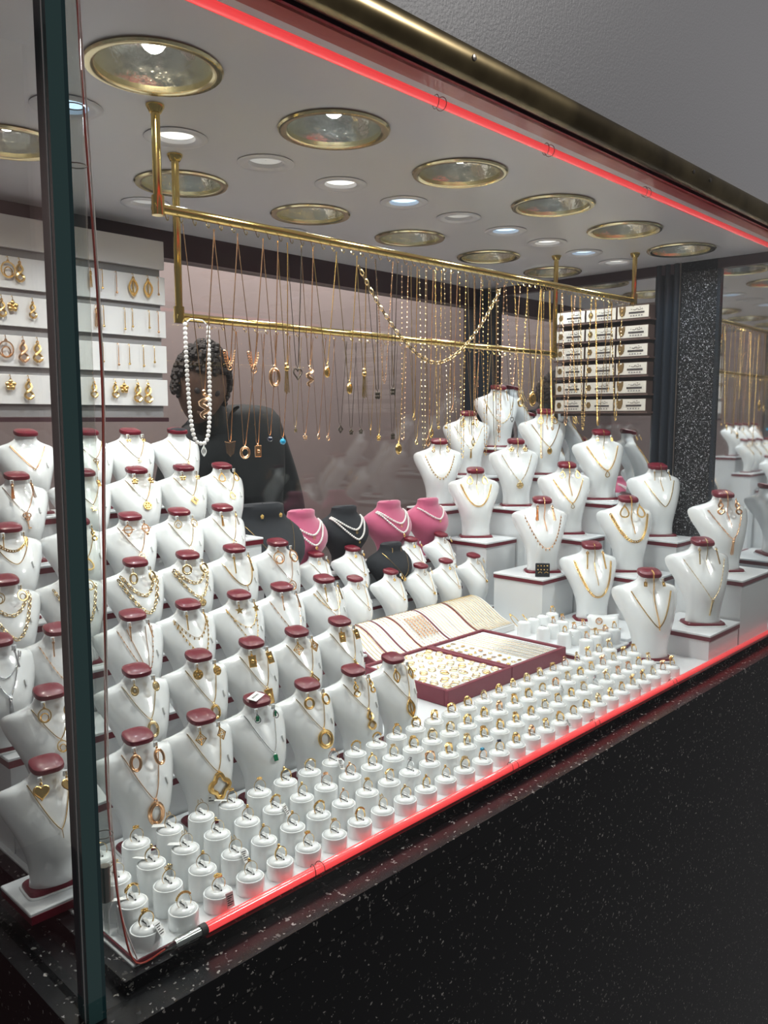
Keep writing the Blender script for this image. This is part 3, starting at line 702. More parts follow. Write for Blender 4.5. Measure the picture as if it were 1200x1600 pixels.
# small white busts of the middle stand, velvet busts behind
SPM = [('thin', 'drop', 9), ('thin', 'bead', 6), ('thin', 'heartfull', 9), ('thin', 'heart', 9), ('thin', 'flower', 10)]
def small_row(pix, y, name, specs, H, skip=()):
    xs = [at_y(u, v, y).x for u, v in pix]; zs = [at_y(u, v, y).z for u, v in pix]; zt = sum(zs)/len(zs) - H*.985
    t = thing('stepped_plinth', 'low white plinth with maroon edge under the %s of small middle busts' % name, 'plinth', (0, 0, 0), 0, 'plinths under the middle busts')
    xb, xe = min(xs) - .06, max(xs) + .05
    b = MB(); b.box((xb, y - .03, -.002), (xe, y + .03, max(zt - .012, .004))); b.obj('riser', M_BOARD, t, False)
    b = MB(); b.box((xb - .001, y - .031, max(zt - .012, .004)), (xe + .001, y + .031, zt - .003)); b.obj('maroon_edge', M_MAROON, t, False)
    b = MB(); b.box((xb, y - .0315, zt - .003), (xe, y + .031, zt)); b.obj('top_board', M_BOARD, t, False)
    for i, x in enumerate(xs):
        if i in skip: continue
        where = '%s from left, %s' % (ordn(i), name)
        bo = bust((x, y, zt), H, math.radians(4), 'small white bust with maroon cap, %s of the middle stand' % where, 'small white busts in the middle')
        st, pk, ps = specs[i]
        bust_necklace(bo, H, thinp(pk, ps, .38 if name == 'front row' else .34), 'thin gold necklace with %s, small middle bust %s' % (PNAME[pk], where), 'necklaces on the middle busts')
        for sd, sn in ((-1, 'left'), (1, 'right')):
            earring(bo, H, sd, 'flower' if i % 2 else 'drop', 7, M_GOLD, 'small gold %s earring, %s side, small middle bust %s' % ('flower' if i % 2 else 'drop', sn, where), 'earrings on the middle busts')
    return zt
small_row([(561,905),(617,894),(664,884),(703,876),(746,868)], 1.512, 'front row', SPM, .162)
zt2 = small_row([(500,867),(557,857),(610,850),(648,842),(695,835)], 1.583, 'rear row', [('thin', 'flower', 8), ('thin', 'butterfly', 9), None, ('thin', 'bead', 6), ('thin', 'drop', 8)], .162, (2,))

def velvet_body():
    b = MB(); zs = [0,.04,.12,.22,.32,.42,.50,.57,.63,.68,.73,.78,.83,.88,.93,.965,.985]
    TWv = [(0,.28),(.12,.23),(.25,.25),(.36,.32),(.46,.40),(.56,.46),(.65,.48),(.72,.455),(.78,.375),(.83,.285),(.88,.235),(.93,.225),(.965,.225),(.985,.18)]
    TFv = [(0,-.18),(.12,-.14),(.25,-.20),(.38,-.30),(.48,-.335),(.58,-.31),(.68,-.245),(.78,-.18),(.87,-.15),(.93,-.165),(.985,-.14)]
    TBv = [(0,.14),(.12,.11),(.3,.10),(.5,.12),(.64,.17),(.74,.17),(.84,.14),(.985,.10)]
    TEv = [(0,0),(.3,0),(.48,.03),(.6,.09),(.7,.11),(.78,.08),(.86,.02),(.985,0)]
    loops = []
    for z in zs:
        w, f, k, e = lerp(TWv, z), lerp(TFv, z), lerp(TBv, z), lerp(TEv, z)
        L = []
        for i in range(20):
            a = 2*PI*i/20; c, s = math.cos(a), math.sin(a)
            L.append((w*s, e + ((f - e) if c > 0 else (e - k))*c, z + (-.05*((f if c > 0 else -k)*c + .1) if z > .95 else 0)))
        loops.append(L)
    b.loft(loops)
    def sv(x, z):
        w = lerp(TWv, z); return lerp(TEv, z) + (lerp(TFv, z) - lerp(TEv, z))*max(0, 1 - (x/w)**2)**.5
    return b, sv
vb, surfv = velvet_body()
me_vp, me_vk = vb.mesh('body', M_PINK), vb.mesh('body', M_BLACK)
b = MB(); b.tube([(-.02, 0, 0), (.02, 0, 0)], .006, 4); me_slit = b.mesh('top_slit', M_SLOTSHADE_RING)  # black bar painted in for the shade inside the slit
HV = .185
def velvet(u, v, y, H, color, label, rz=.10):
    p = at_y(u, v, y); z0 = p.z - H*.97
    t = thing('velvet_bust', label, 'bust', (p.x, y, z0), rz, 'velvet busts behind the middle stand')
    put('body', me_vp if color == 'pink' else me_vk, t, scale=H); put('top_slit', me_slit, t, (0, -.03*H, .983*H), (0, 0, .6), H)
    return t
def vpath(H, a, z0, drop, p, off=.020):
    out = []
    for i in range(33):
        s = -1 + i/16; x = a*s; z = z0 - drop*(1 - abs(s)**p); out.append((x*H, (surfv(x, z) - off)*H, z*H))
    return out
t = thing('stepped_plinth', 'narrow white plinth under the velvet busts at the back', 'plinth', (0, 0, 0), 0)
zv = at_y(535, 790, 1.67).z - HV*.97
b = MB(); b.box((1.19, 1.618, -.002), (1.96, 1.735, zv - .016)); b.obj('riser', M_BOARD, t, False)
b = MB(); b.box((1.189, 1.617, zv - .016), (1.961, 1.736, zv - .004)); b.obj('maroon_edge', M_MAROON, t, False)
b = MB(); b.box((1.189, 1.6165, zv - .004), (1.961, 1.736, zv)); b.obj('top_board', M_BOARD, t, False)
VB = [(470,796,'pink','pink velvet bust with pearls, behind the left middle busts',2), (537,790,'black','black velvet bust wearing two pearl strands and a star charm',2),
      (607,782,'pink','pink velvet bust wearing two pearl strands, beside the black bust',2), (668,778,'pink','pink velvet bust with a single pearl strand, nearest the stepped boxes',1)]
for i, (u, v, c, lab, ns) in enumerate(VB):
    p = at_y(u, v, 1.67); bo = velvet(u, v, 1.67, p.z - zv + HV*.02, c, lab, rz=-.08)
    Hh = (p.z - zv + HV*.02)
    bo.location.z = zv
    for q in range(ns):
        b = MB(); P = vpath(Hh, .285 + .02*q, .825 - .012*q, .19 + .13*q, 1.6, .030); chain(b, P, 'beads', .0031)
        o = b.obj('pearl_necklace', M_PEARL, None, True, bo.location, bo.rotation_euler)
        tag(o, '%s pearl strand on the %s' % ('upper' if q == 0 and ns == 2 else ('lower' if ns == 2 else 'single'), ['first pink velvet bust from the left', 'black velvet bust', 'middle pink velvet bust', 'pink velvet bust on the right'][i]), 'necklace', 'pearl strands on velvet busts')
        m = len(P)//2; c2 = MB(); pendant(['flower', 'star', 'medal', 'flower'][i] if q == ns-1 else 'hoop', .011 if q else .009, c2); c2.obj('pendant', M_GOLD, o, True, (P[m][0], P[m][1] - .003, P[m][2] - .002))
# two black busts with gold sets
for (u, v, y, lab, nm, Hb, z0) in [(408, 788, 1.575, 'black velvet bust with gold flower studs, left of the pink bust', 'left black velvet bust', None, .135), (610, 848, 1.583, 'small black velvet bust among the small white middle busts', 'small black velvet bust', None, zt2)]:
    p = at_y(u, v, y); Hh = (p.z - z0)/.97
    bo = velvet(u, v, y, Hh, 'black', lab, rz=-.05); bo.location.z = z0
    if z0 < .2 and z0 != zt2:
        t = thing('stepped_plinth', 'small white plinth under the left black velvet bust', 'plinth')
        b = MB(); b.box((p.x - .06, y - .05, -.002), (p.x + .06, y + .042, z0)); b.obj('riser', M_BOARD, t, False)
    P = vpath(Hh, .26, .82, .40, 1.25); b = MB(); chain(b, P, 'thin', .0006)
    o = b.obj('necklace', M_GOLD, None, True, bo.location, bo.rotation_euler); tag(o, 'thin gold necklace with flower pendant on the ' + nm, 'necklace', 'necklaces on black busts')
    m = len(P)//2; c2 = MB(); pendant('flower', .013, c2); c2.obj('pendant', M_GOLD, o, True, (P[m][0], P[m][1] - .003, P[m][2]))
    for sd, sn in ((-1, 'left'), (1, 'right')):
        c2 = MB(); pendant('flower' if y < 1.58 else 'bar', .012, c2)
        tag(c2.obj('earring', M_GOLD, None, True, bo.matrix_basis @ Vector((sd*.10*Hh, (surfv(.10, .86) - .02)*Hh, .90*Hh)), bo.rotation_euler), 'gold earring at the %s of the %s' % (sn, nm), 'earring', 'earrings on black busts')

# ------------------------------------------------------------------ right stepped boxes and large busts
H2 = .221
def nk(st, s, a, drop, p, pend=None, m=M_GOLD, z0=.785): return ([(st, s, a, z0, drop, p)], pend, m)
RB = [ # x, y, z, box lo/hi (x0,x1,y0,y1), necklace spec, earring kind/size, centre drop length
 (1.915,.905,.000,None,nk('tennis',.85,.23,.36,1.35),'rect',9,.55,'nearest the ring stands'),
 (2.100,.850,.065,(2.0,2.195,.788,.955),nk('tin',.85,.25,.44,1.15,('bar',34),M_GOLD2),'bar',26,.30,'on the low box by the red tube'),
 (2.300,.880,.175,(2.20,2.42,.788,.975),nk('fig',.8,.22,.34,1.3,('tassel',34),M_ROSE),'twist',26,.36,'farthest right, before the mirror'),
 (2.105,1.175,.020,None,nk('curb',1.3,.245,.43,2.2,None),'bar',32,.44,'behind the white bracelet pillow'),
 (2.250,1.140,.147,(2.17,2.332,1.03,1.243),nk('curb',1.7,.255,.34,2.3,None),'drop',24,.40,'with heavy chain, before the granite pillar'),
 (2.410,1.127,.238,(2.336,2.476,1.03,1.222),nk('tennis',.8,.21,.34,1.4,None,M_GOLD2),'bar',18,.30,'against the granite pillar'),
 (2.080,1.330,.143,(1.985,2.158,1.266,1.44),nk('leaf',.85,.25,.42,1.8,None,M_ROSE),'tassel',30,.36,'behind the black earring card'),
 (2.105,1.600,.219,(2.036,2.198,1.505,1.668),nk('curb',1.1,.225,.30,2.2,None),'drop',18,.30,'beside the pink velvet busts'),
 (2.240,1.345,.241,(2.163,2.305,1.250,1.452),nk('curb',.85,.215,.32,1.35,('drop',11)),'drop',16,.38,'below the gold chains, third tier'),
 (2.385,1.310,.341,(2.310,2.476,1.230,1.425),nk('curb',1.0,.23,.34,1.6,('drop',15)),'rect',9,.34,'with drop pendant, below the carton shelf'),
 (2.275,1.562,.310,(2.203,2.340,1.465,1.665),nk('tin',1.1,.23,.38,1.4,('disc',20),M_GOLD2),'flower',14,.20,'with the openwork round pendant'),
 (2.120,1.765,.309,(2.036,2.202,1.675,1.838),nk('leaf',.8,.225,.34,2.0,None),'twist',14,.20,'at the rear left of the stepped boxes'),
 (2.412,1.540,.409,(2.342,2.476,1.450,1.648),nk('thin',.8,.22,.34,1.3,('medal',18)),'drop',18,.24,'high up, with an oval medal'),
 (2.288,1.775,.403,(2.206,2.370,1.672,1.838),nk('tin',.9,.23,.36,1.2,('tassel',24),M_GOLD2),'leaf',24,.30,'second highest at the rear'),
 (2.432,1.750,.497,(2.376,2.4445,1.672,1.838),nk('tin',1.2,.24,.38,1.9,None,M_GOLD2),'bar',24,.34,'highest of all at the rear')]
for i, (x, y, z, bx, sp, ek, es, cd, wh) in enumerate(RB):
    if bx:
        x0, x1, y0, y1 = bx
        t = thing('display_box', 'white maroon-edged display box, under bust %s' % wh, 'display box', (0, 0, 0), 0, 'stepped white boxes on the right')
        b = MB(); b.box((x0 + .004, y0 + .004, -.002), (x1 - .001, y1, z - .016)); b.obj('body', M_BOARD, t, False)
        b = MB(); b.box((x0, y0, z - .016), (x1, y1, z - .005)); b.obj('maroon_edge', M_MAROON, t, False)
        b = MB(); b.bevbox((x0 - .001, y0 - .001, z - .005), (x1 + .001, y1, z), .001); b.obj('top_board', M_BOARD, t, False)
    rz = math.radians(-43)
    bo = bust((x, y, z), H2, rz, 'large white bust ' + wh, 'large white busts on the right boxes', tab=False)
    mt = {M_GOLD: 'gold', M_GOLD2: 'pale gold', M_ROSE: 'rose gold'}[sp[2]]
    stn = {'tennis': 'collar', 'tin': 'station necklace', 'fig': 'link necklace', 'curb': 'chain necklace', 'leaf': 'fringe necklace', 'thin': 'fine necklace'}[sp[0][0][0]]
    bust_necklace(bo, H2, sp, '%s %s, large bust %s' % (mt, stn, wh), 'necklaces on the large right busts')
    for sd, sn in ((-1, 'left'), (1, 'right')):
        earring(bo, H2, sd, ek, es, sp[2], '%s %s earring, %s side, bust %s' % (mt, PNAME[ek].split()[0], sn, wh), 'earrings on the large right busts')
    # bracelet hanging from the cap
    pts = [(0, .02, 1.022), (0, -.022, 1.006), (0, -.042, .985), (0, -.046, .95)] + [(0.006*math.sin(q*.8), min(-.046, surf(0, .95 - cd*q/10) - .02), .95 - cd*q/10) for q in range(1, 11)]
    b = MB(); chain(b, on_bust(H2, pts), 'tennis' if i % 2 else 'curb', .0010)
    tag(b.obj('bracelet', sp[2], None, True, bo.location, bo.rotation_euler), '%s bracelet hanging from cap of bust %s' % (mt, wh), 'bracelet', 'bracelets hanging from bust caps')
# black earring card leaning on the box in front of a large bust
t = thing('earring_card', 'small black card of gold stud earrings on the box edge', 'earring card', (2.022, 1.292, .1435), math.radians(-50))
b = MB(); b.bevbox((-.021, -.0025, 0), (.021, .0025, .040), .002); b.obj('card', M_BLACK, t, False)
for r in range(3):
    for c in range(4 if r < 2 else 2):
        b = MB(); b.sphere((0, 0, 0), .0022, 7, 5)
        if r == 2: b = MB(); b.tube([(.005*math.cos(a), 0, .004*math.sin(a)) for a in [PI*q/6 for q in range(7)]], .0011, 5)
        b.obj('stud', M_GOLD, t, True, (-.0135 + c*.009 + (.006 if r == 2 else 0) + (c*.009 if r == 2 else 0), -.004, .033 - r*.011))

# ------------------------------------------------------------------ ring stands
RST = .0181
def stand_body(h):
    b = MB(); b.lathe([(RST, 0), (RST, h - .0012), (RST - .0006, h), (RST - .0018, h), (RST - .0022, h - .001)], 28, None, True, False); return b
b = MB(); b.lathe([(RST - .0021, -.0015), (RST - .0026, .0006), (RST - .0050, .0030), (RST - .0095, .0045), (.0035, .0052), (.0005, .0052)], 28); me_cush = b.mesh('cushion', M_WHITE)
b = MB(); b.box((-.0007, -.0085, .0035), (.0007, .0085, .0056)); me_slot = b.mesh('slot', M_SLOTSHADE_RING, False)  # raised black strip stands in for the shaded slit
b = MB(); b.loft([[(-.0016, -.008, .0035), (.0016, -.008, .0035), (.0016, -.008, .0043), (-.0016, -.008, .0043)], [(-.0016, -.004, .0092), (.0016, -.004, .0092), (.0016, -.0035, .0098), (-.0016, -.0035, .0098)], [(-.0016, .003, .0098), (.0016, .003, .0098), (.0016, .003, .0105), (-.0016, .003, .0105)], [(-.0016, .0065, .0045), (.0016, .0065, .0045), (.0016, .0072, .005), (-.0016, .0072, .005)]]); me_strap = b.mesh('strap', M_STRAP, False)
# rings: band in the XZ plane, centre at the cushion top
def ring_band(thick, wide): 
    b = MB(); n = 22; L = []
    for i in range(n + 1):
        a = 2*PI*i/n; w = wide*(.55 + .45*max(0, math.sin(a))); r0 = .0088; r1 = r0 + thick*(.6 + .4*max(0, math.sin(a)))
        L.append([(r*math.cos(a), yy, r*math.sin(a)) for r, yy in ((r0, -w), (r1, -w*.7), (r1, w*.7), (r0, w))])
    b.loft(L, False, False); return b
bands = {}
for mname, m in (('gold', M_GOLD), ('pale', M_GOLD2), ('rose', M_ROSE), ('silver', M_SILVER)):
    bands[mname] = [ring_band(.0007, .0009).mesh('band', m), ring_band(.0011, .0019).mesh('band', m), ring_band(.0016, .0034).mesh('band', m)]
def orn(kind):
    b = MB(); z = .0098
    if kind == 'solitaire': b.sphere((0, 0, z + .0018), .0021, 8, 5); b.ring((0, 0, z + .0005), .002, .001, .0005, 8, 4)
    elif kind == 'flower':
        for i in range(6): b.sphere((.0030*math.cos(i*1.047), .0030*math.sin(i*1.047), z + .0012), .0016, 6, 4)
        b.sphere((0, 0, z + .002), .0018, 6, 4)
    elif kind == 'rosette':
        for i in range(9): b.sphere((.0042*math.cos(i*.698), .0042*math.sin(i*.698), z + .0010), .0015, 6, 4)
        for i in range(5): b.sphere((.002*math.cos(i*1.257), .002*math.sin(i*1.257), z + .0022), .0015, 6, 4)
    elif kind == 'crown':
        for i in range(7): b.tube([((i-3)*.0016, 0, z - .001), ((i-3)*.0021, 0, z + .005 - abs(i-3)*.0009)], .00055, 4); b.sphere(((i-3)*.0021, 0, z + .0055 - abs(i-3)*.0009), .0008, 5, 4)
    elif kind == 'signet': b.bevbox((-.0048, -.0040, z - .0016), (.0048, .0040, z + .0022), .0012)
    elif kind == 'bow':
        for sg in (-1, 1):
            b.tube([(0, 0, z), (sg*.005, -.002, z + .006), (sg*.0085, 0, z + .004), (sg*.006, .002, z + .0005), (0, 0, z)], .0013, 5)
            b.tube([(0, 0, z), (sg*.004, .001, z + .0075)], [.0014, .0006], 5)
        b.sphere((0, 0, z + .0012), .0021, 7, 5)
    elif kind == 'letter': b.tube([(-.004, 0, z), (-.003, 0, z + .005), (-.001, 0, z + .001), (.001, 0, z + .005), (.003, 0, z)], .0006, 5)
    elif kind == 'ball': b.sphere((0, 0, z + .0022), .0031, 10, 7)
    elif kind == 'fan':
        for i in range(5): b.ring(((i-2)*.0018, 0, z + .0026 - abs(i-2)*.0007), .0011, .0030, .0005, 10, 4, None, (2-i)*.3)
    elif kind == 'pave':
        for i in range(11): a = PI/2 + (i-5)*.21; b.sphere((.0106*math.cos(a), -.0004, .0106*math.sin(a)), .0013, 6, 4)
    elif kind == 'gem': b.bevbox((-.0036, -.0030, z), (.0036, .0030, z + .0034), .0014)
    elif kind == 'twist':
        for ph in (0, PI): b.tube([(.0106*math.cos(PI/2 + (q-8)*.13), .0018*math.sin(q*.8 + ph), .0106*math.sin(PI/2 + (q-8)*.13)) for q in range(17)], .0010, 5)
    elif kind == 'dome': b.sphere((0, 0, .0085), .0055, 10, 7, None, (1.1, .75, .75))
    return b
orns = {}
def orn_mesh(kind, mname):
    key = (kind, mname)
    if key not in orns: orns[key] = orn(kind).mesh('ornament', {'gold': M_GOLD, 'pale': M_GOLD2, 'rose': M_ROSE, 'silver': M_SILVER, 'blue': M_BLUE, 'navy': M_NAVY}[mname])
    return orns[key]
ONAME = dict(solitaire='solitaire', flower='flower', rosette='round cluster', crown='crown', signet='signet', bow='bow shaped', letter='letter', ball='ball', fan='fan', pave='beaded', gem='stone set', twist='twisted', dome='domed')
b = MB(); b.bevbox((-.0055, -.0004, -.018), (.0055, .0004, 0), .0004); me_rtag = b.mesh('price_tag', M_TAG, False); me_ptag = b.mesh('price_tag', M_PINKTAG, False)
b = MB()
for q in range(5): b.box((-.0042, -.0008, -.0045 - q*.0026), (.0042 - (q % 3)*.002, -.0004, -.0035 - q*.0026))
me_rprint = b.mesh('print', M_INK, False)
stand_meshes = {}
def ring_stand(x, y, h, where, grp, ringspec, zb=.003, tagk=None):
    key = round(h, 4)
    if key not in stand_meshes: stand_meshes[key] = stand_body(h).mesh('body', M_WHITE)
    t = thing('ring_stand', 'round white ring stand, %s' % where, 'ring stand', (x, y, zb), 0, grp[0])
    put('body', stand_meshes[key], t); put('cushion', me_cush, t, (0, 0, h)); put('slot', me_slot, t, (0, 0, h))
    if ringspec:
        put('strap', me_strap, t, (0, 0, h))
        kind, mname, wd, om = ringspec
        tilt = random.uniform(-.05, .12)
        r = put('finger_ring', bands[mname][wd], None, (x + .001, y - .0005, zb + h + .0096), (random.uniform(-.30, -.12), random.uniform(-.10, .10), random.uniform(-.25, .15)))
        mt = {'gold': 'gold', 'pale': 'pale gold', 'rose': 'rose gold', 'silver': 'silver'}[mname]
        st = {'blue': ' with blue stone', 'navy': ' with dark stone'}.get(om, '')
        tag(r, '%s %s ring%s, %s' % (mt, ONAME[kind], st, where), 'ring', grp[1])
        put('ornament', orn_mesh(kind, om), r)
        if tagk:
            tg = put('price_tag', me_ptag if tagk == 'pink' else me_rtag, r, tagk[0] if tagk != 'pink' else (.004, -.0175, -.006), tagk[1] if tagk != 'pink' else (-.10, 0, .1))
            put('print', me_rprint, tg)
YR = [.8035, .8408, .8781, .9154]; HR = [.0195, .0335, .047, .059]
NR = [29, 28, 28, 27]
FRN = ['front row', 'second row', 'third row', 'rear row']
left_k = ['solitaire', 'solitaire', 'pave', 'flower', 'pave', 'solitaire', 'letter', 'twist', 'solitaire', 'flower']
right_k = ['dome', 'pave', 'rosette', 'twist', 'dome', 'flower', 'signet', 'rosette']
for r in range(4):
    x0 = .447 + (.004 if r else 0)
    # a long white tray with a maroon front edge carries all four rows
    for i in range(NR[r]):
        x = x0 + i*.0490 + random.uniform(-.0008, .0008)
        q = i/NR[r]; mname = random.choice(['gold', 'gold', 'pale', 'gold', 'rose' if q > .2 else 'gold'])
        if q < .38: kind = random.choice(left_k); wd = random.choice([0, 0, 1])
        elif q < .80: kind = random.choice(right_k); wd = random.choice([1, 2, 2])
        else: kind = random.choice(['bow', 'bow', 'fan', 'rosette', 'bow']); wd = 1
        om = mname
        if (r, i) == (0, 13): kind, om, wd = 'gem', 'blue', 1
        if (r, i) == (0, 14): kind, om, wd = 'gem', 'navy', 1
        if (r, i) == (1, 10) or (r, i) == (1, 22): kind, mname, om, wd = 'fan', 'silver', 'silver', 0
        if r == 0 and i == 0: kind, mname, om = 'flower', 'gold', 'gold'
        if r == 0 and i == 1: kind, mname, om, wd = 'pave', 'gold', 'gold', 0
        if r == 0 and i == 2: kind, mname, om, wd = 'rosette', 'gold', 'gold', 0
        if r == 1 and i == 1: kind, mname, om, wd = 'fan', 'gold', 'gold', 0
        if r == 3 and i == 2: kind, mname, om, wd = 'letter', 'gold', 'gold', 0
        tg = None
        if (r, i) == (0, 2): tg = 'pink'
        elif (r, i) in ((0, 0),): tg = ((.006, -.009, -.003), (-.55, .15, .5))
        elif (r, i) in ((1, 0), (3, 0), (2, 1), (3, 2), (3, 4), (2, 2)): tg = ((-.004, .005, -.0035), (1.72, .1, .75))
        elif (r, i) in ((2, 5), (0, 24), (0, 18), (3, 8), (2, 20), (1, 3)): tg = ((.004, -.010, -.003), (-.40, .15, .4))
        ring_stand(x, YR[r], HR[r], '%s from left, %s of front trays' % (ordn(i), FRN[r]), ('front ring stands', 'rings on the front stands'), (kind, mname, wd, om), tagk=tg)
# trays below the stands: four boards end to end
for q, (xa, xb_) in enumerate(((.4245, .90), (.901, 1.31), (1.311, 1.60), (1.601, 1.872))):
    t = thing('ring_tray', '%s long white tray from the left under the front ring stands' % ordn(q), 'tray', (0, 0, 0), 0, 'trays under the ring stands')
    b = MB(); b.box((xa, .7835, -.0018), (xb_, .7855, .0022)); b.obj('maroon_edge', M_MAROON, t, False)
    b = MB(); b.box((xa, .7855, -.0018), (xb_, .9345, .003)); b.obj('board', M_BOARD, t, False)
b = MB(); b.box((.4225, .7835, -.0018), (.4243, .9345, .0022)); tag(b.obj('edge_strip', M_MAROON, None, False), 'maroon strip closing the left end of the ring tray', 'edge strip')
# rear block on the right
XB0 = [1.845, 1.805, 1.762, 1.718]; YB0 = [1.238, 1.166, 1.094, 1.022]
XB0 = [1.852, 1.836, 1.822, 1.808]
for r in range(4):
    for i in range((4, 3, 3, 4)[r]):
        x = XB0[r] + i*.047; y = YB0[r]
        if r in (1, 2) and x > 1.957: continue
        rs = None if (r == 0 and i < 3) or (r == 1 and i == 0) else (random.choice(['rosette', 'flower', 'rosette', 'pave']), random.choice(['gold', 'rose', 'gold']), 1, 'gold')
        ring_stand(x, y, .036, '%s from left, %s of rear right block' % (ordn(i), FRN[3 - r]), ('rear right ring stands', 'rings on the rear right stands'), rs, zb=.012, tagk=((.003, -.011, -.003), (-.4, .1, .3)) if (r, i) == (2, 0) else None)
t = thing('ring_tray', 'white tray with maroon edge under the rear right ring stands', 'tray')
b = MB(); b.box((1.784, .995, -.0018), (1.9800, 1.262, .008)); b.obj('maroon_edge', M_MAROON, t, False)
b = MB(); b.box((1.783, .994, .008), (1.981, 1.262, .012)); b.obj('board', M_BOARD, t, False)

# ------------------------------------------------------------------ pillow, bangles
t = thing('display_pillow', 'white square pillow leaning in front of a large bust', 'pillow', (2.012, 1.085, .032), math.radians(-43))
n = 12; vs = []; L = []
b = MB()
for sgn in (-1, 1):
    vs = []; fs = []
    for j in range(n + 1):
        for i in range(n + 1):
            u, v = -1 + 2*i/n, -1 + 2*j/n; th = .016*(max(0, (1 - u**4)*(1 - v**4)))**.5
            k = 1 - .10*(1 - abs(u))*(abs(v)**3) - .10*(1 - abs(v))*(abs(u)**3)
            vs.append((u*.046*k, sgn*th, v*.036*k))
    for j in range(n):
        for i in range(n): fs.append((j*(n+1)+i, j*(n+1)+i+1, (j+1)*(n+1)+i+1, (j+1)*(n+1)+i))
    b.add(vs, fs, Matrix.Rotation(-.35, 4, 'X'))
b.obj('cushion', M_WHITE, t)
bl = t.matrix_basis
b = MB(); chain(b, [(-.044 + .088*q/16, -.0215 + .010*abs(-1 + q/8)**2, -.002) for q in range(17)], 'tennis', .0012)
b.lathe([(.001, .0035), (.007, .003), (.0085, 0)], 16, Matrix.Translation((0, -.0215, -.002)) @ Matrix.Rotation(PI/2, 4, 'X'))
tag(b.obj('bracelet', M_ROSE, None, True, bl.translation, t.rotation_euler), 'gold bracelet with a round dark centre on the white pillow', 'bracelet')
b = MB(); b.ring((-.018, -.012, .020), .0085, .0085, .0016, 18, 6)
for q in range(7): b.sphere((-.018 + .003*math.cos(q*.9), -.015, .026 + .003*math.sin(q*.9)), .0017, 6, 4)
tag(b.obj('finger_ring', M_ROSE, None, True, bl.translation, t.rotation_euler), 'rose gold cluster ring pinned above the bracelet on the pillow', 'ring')
t = thing('display_board', 'low white board with maroon edge under the bracelet pillow', 'display board')
b = MB(); b.box((1.984, 1.0, -.0018), (2.165, 1.262, .010)); b.obj('maroon_edge', M_MAROON, t, False)
b = MB(); b.bevbox((1.983, .999, .010), (2.166, 1.262, .0195), .001); b.obj('top_board', M_BOARD, t, False)
for i, (px, rr, zz) in enumerate((((817, 925), .026, .026), ((833, 942), .026, .0245))):
    p = at_z(px[0] + (0 if i else -8), px[1], zz); p = Vector((1.944 + .028*i - .02, 1.315 - .025*i, zz - .002))
    b = MB(); b.ring((0, 0, 0), rr, rr*.92, .0011, 26, 6)
    for q in range(7): b.sphere((.005*math.cos(q*.9), -.001, rr*.92 + .003*math.sin(q*.9)), .002, 6, 4)
    tag(b.obj('bangle', M_GOLD, None, True, p, (-.75, 0, .5 + .3*i)), ['gold bangle with a ring ornament beside the bracelet ramp', 'gold bangle with a bow ornament in front of the boxes'][i], 'bangle', 'bangles by the boxes')

# ------------------------------------------------------------------ bracelet ramp
RX0, RX1, RY0, RY1 = 1.375, 1.925, 1.325, 1.482
def ramp_z(q): return .018 + .060*(.5 - .5*math.cos(PI*min(1, q/.92)))**.9 - (.012*((q - .92)/.08)**2 if q > .92 else 0)
t = thing('bracelet_ramp', 'white wavy ramp covered with gold bracelets behind the flat trays', 'display ramp')
N = 20
divs = [1.43, 1.485, 1.545, 1.655, 1.775]
b = MB(); loops = []
prof = [(RY0 + (RY1 - RY0)*i/N, ramp_z(i/N)) for i in range(N + 1)]
b.loft([[(x, y, z) for y, z in prof] + [(x, RY1, -.001), (x, RY0, -.001)] for x in (RX0, RX1)]); b.obj('padded_slope', M_PAD, t)
for d in divs + [RX0 - .002]:
    b = MB(); b.loft([[(x, y, z + .0012) for y, z in prof] + [(x, RY1 + .0002, -.001), (x, RY0 - .0006, -.001)] for x in (d - .0028, d + .0028)]); b.obj('maroon_divider', M_MAROON, t)
b = MB(); b.box((RX0, RY0 - .006, -.001), (RX1, RY0 - .0008, .016)); b.obj('front_lip', M_BOARD, t, False)
xs = []; x = RX0 + .010
while x < RX1 - .005:
    if all(abs(x - d) > .006 for d in divs): xs.append(x)
    x += .0128 if x < 1.78 else .0112
for i, x in enumerate(xs):
    pts = [(x + .0008*math.sin(q*1.3 + i), RY0 + (RY1 - RY0)*q/24 - .0002, ramp_z(q/24) + .0014) for q in range(25)]
    if x < 1.43: st, s, m = 'curb', .75, M_GOLD
    elif x < 1.545: st, s, m = (('charm', 1.0, M_GOLD) if i % 3 == 0 else ('thin', .6, M_GOLD))
    elif x < 1.655: st, s, m = (('tin', 1.1, M_ROSE) if i % 2 else ('thin', .6, M_GOLD))
    elif x < 1.775: st, s, m = ('beads' if i % 4 == 0 else 'thin', .6, M_GOLD)
    else: st, s, m = ('curb', 1.15, M_GOLD2 if i % 2 else M_GOLD)
    b = MB(); chain(b, pts, st, s/1000, Vector((0, -.4, 1)))
    o = tag(b.obj('bracelet', m), '%s gold bracelet from the left on the white wavy ramp' % ordn(i), 'bracelet', 'bracelets on the ramp')
    if 1.575 < x < 1.655:
        b = MB()
        for q in range(7, 17):
            for sg in (-1, 1):
                p = pts[q]; b.sphere((p[0] + sg*.003, p[1] + .003*sg, p[2] + .0022), .0024, 6, 4, None, (1, 1, .7))
        b.obj('charms', M_ROSE, o)

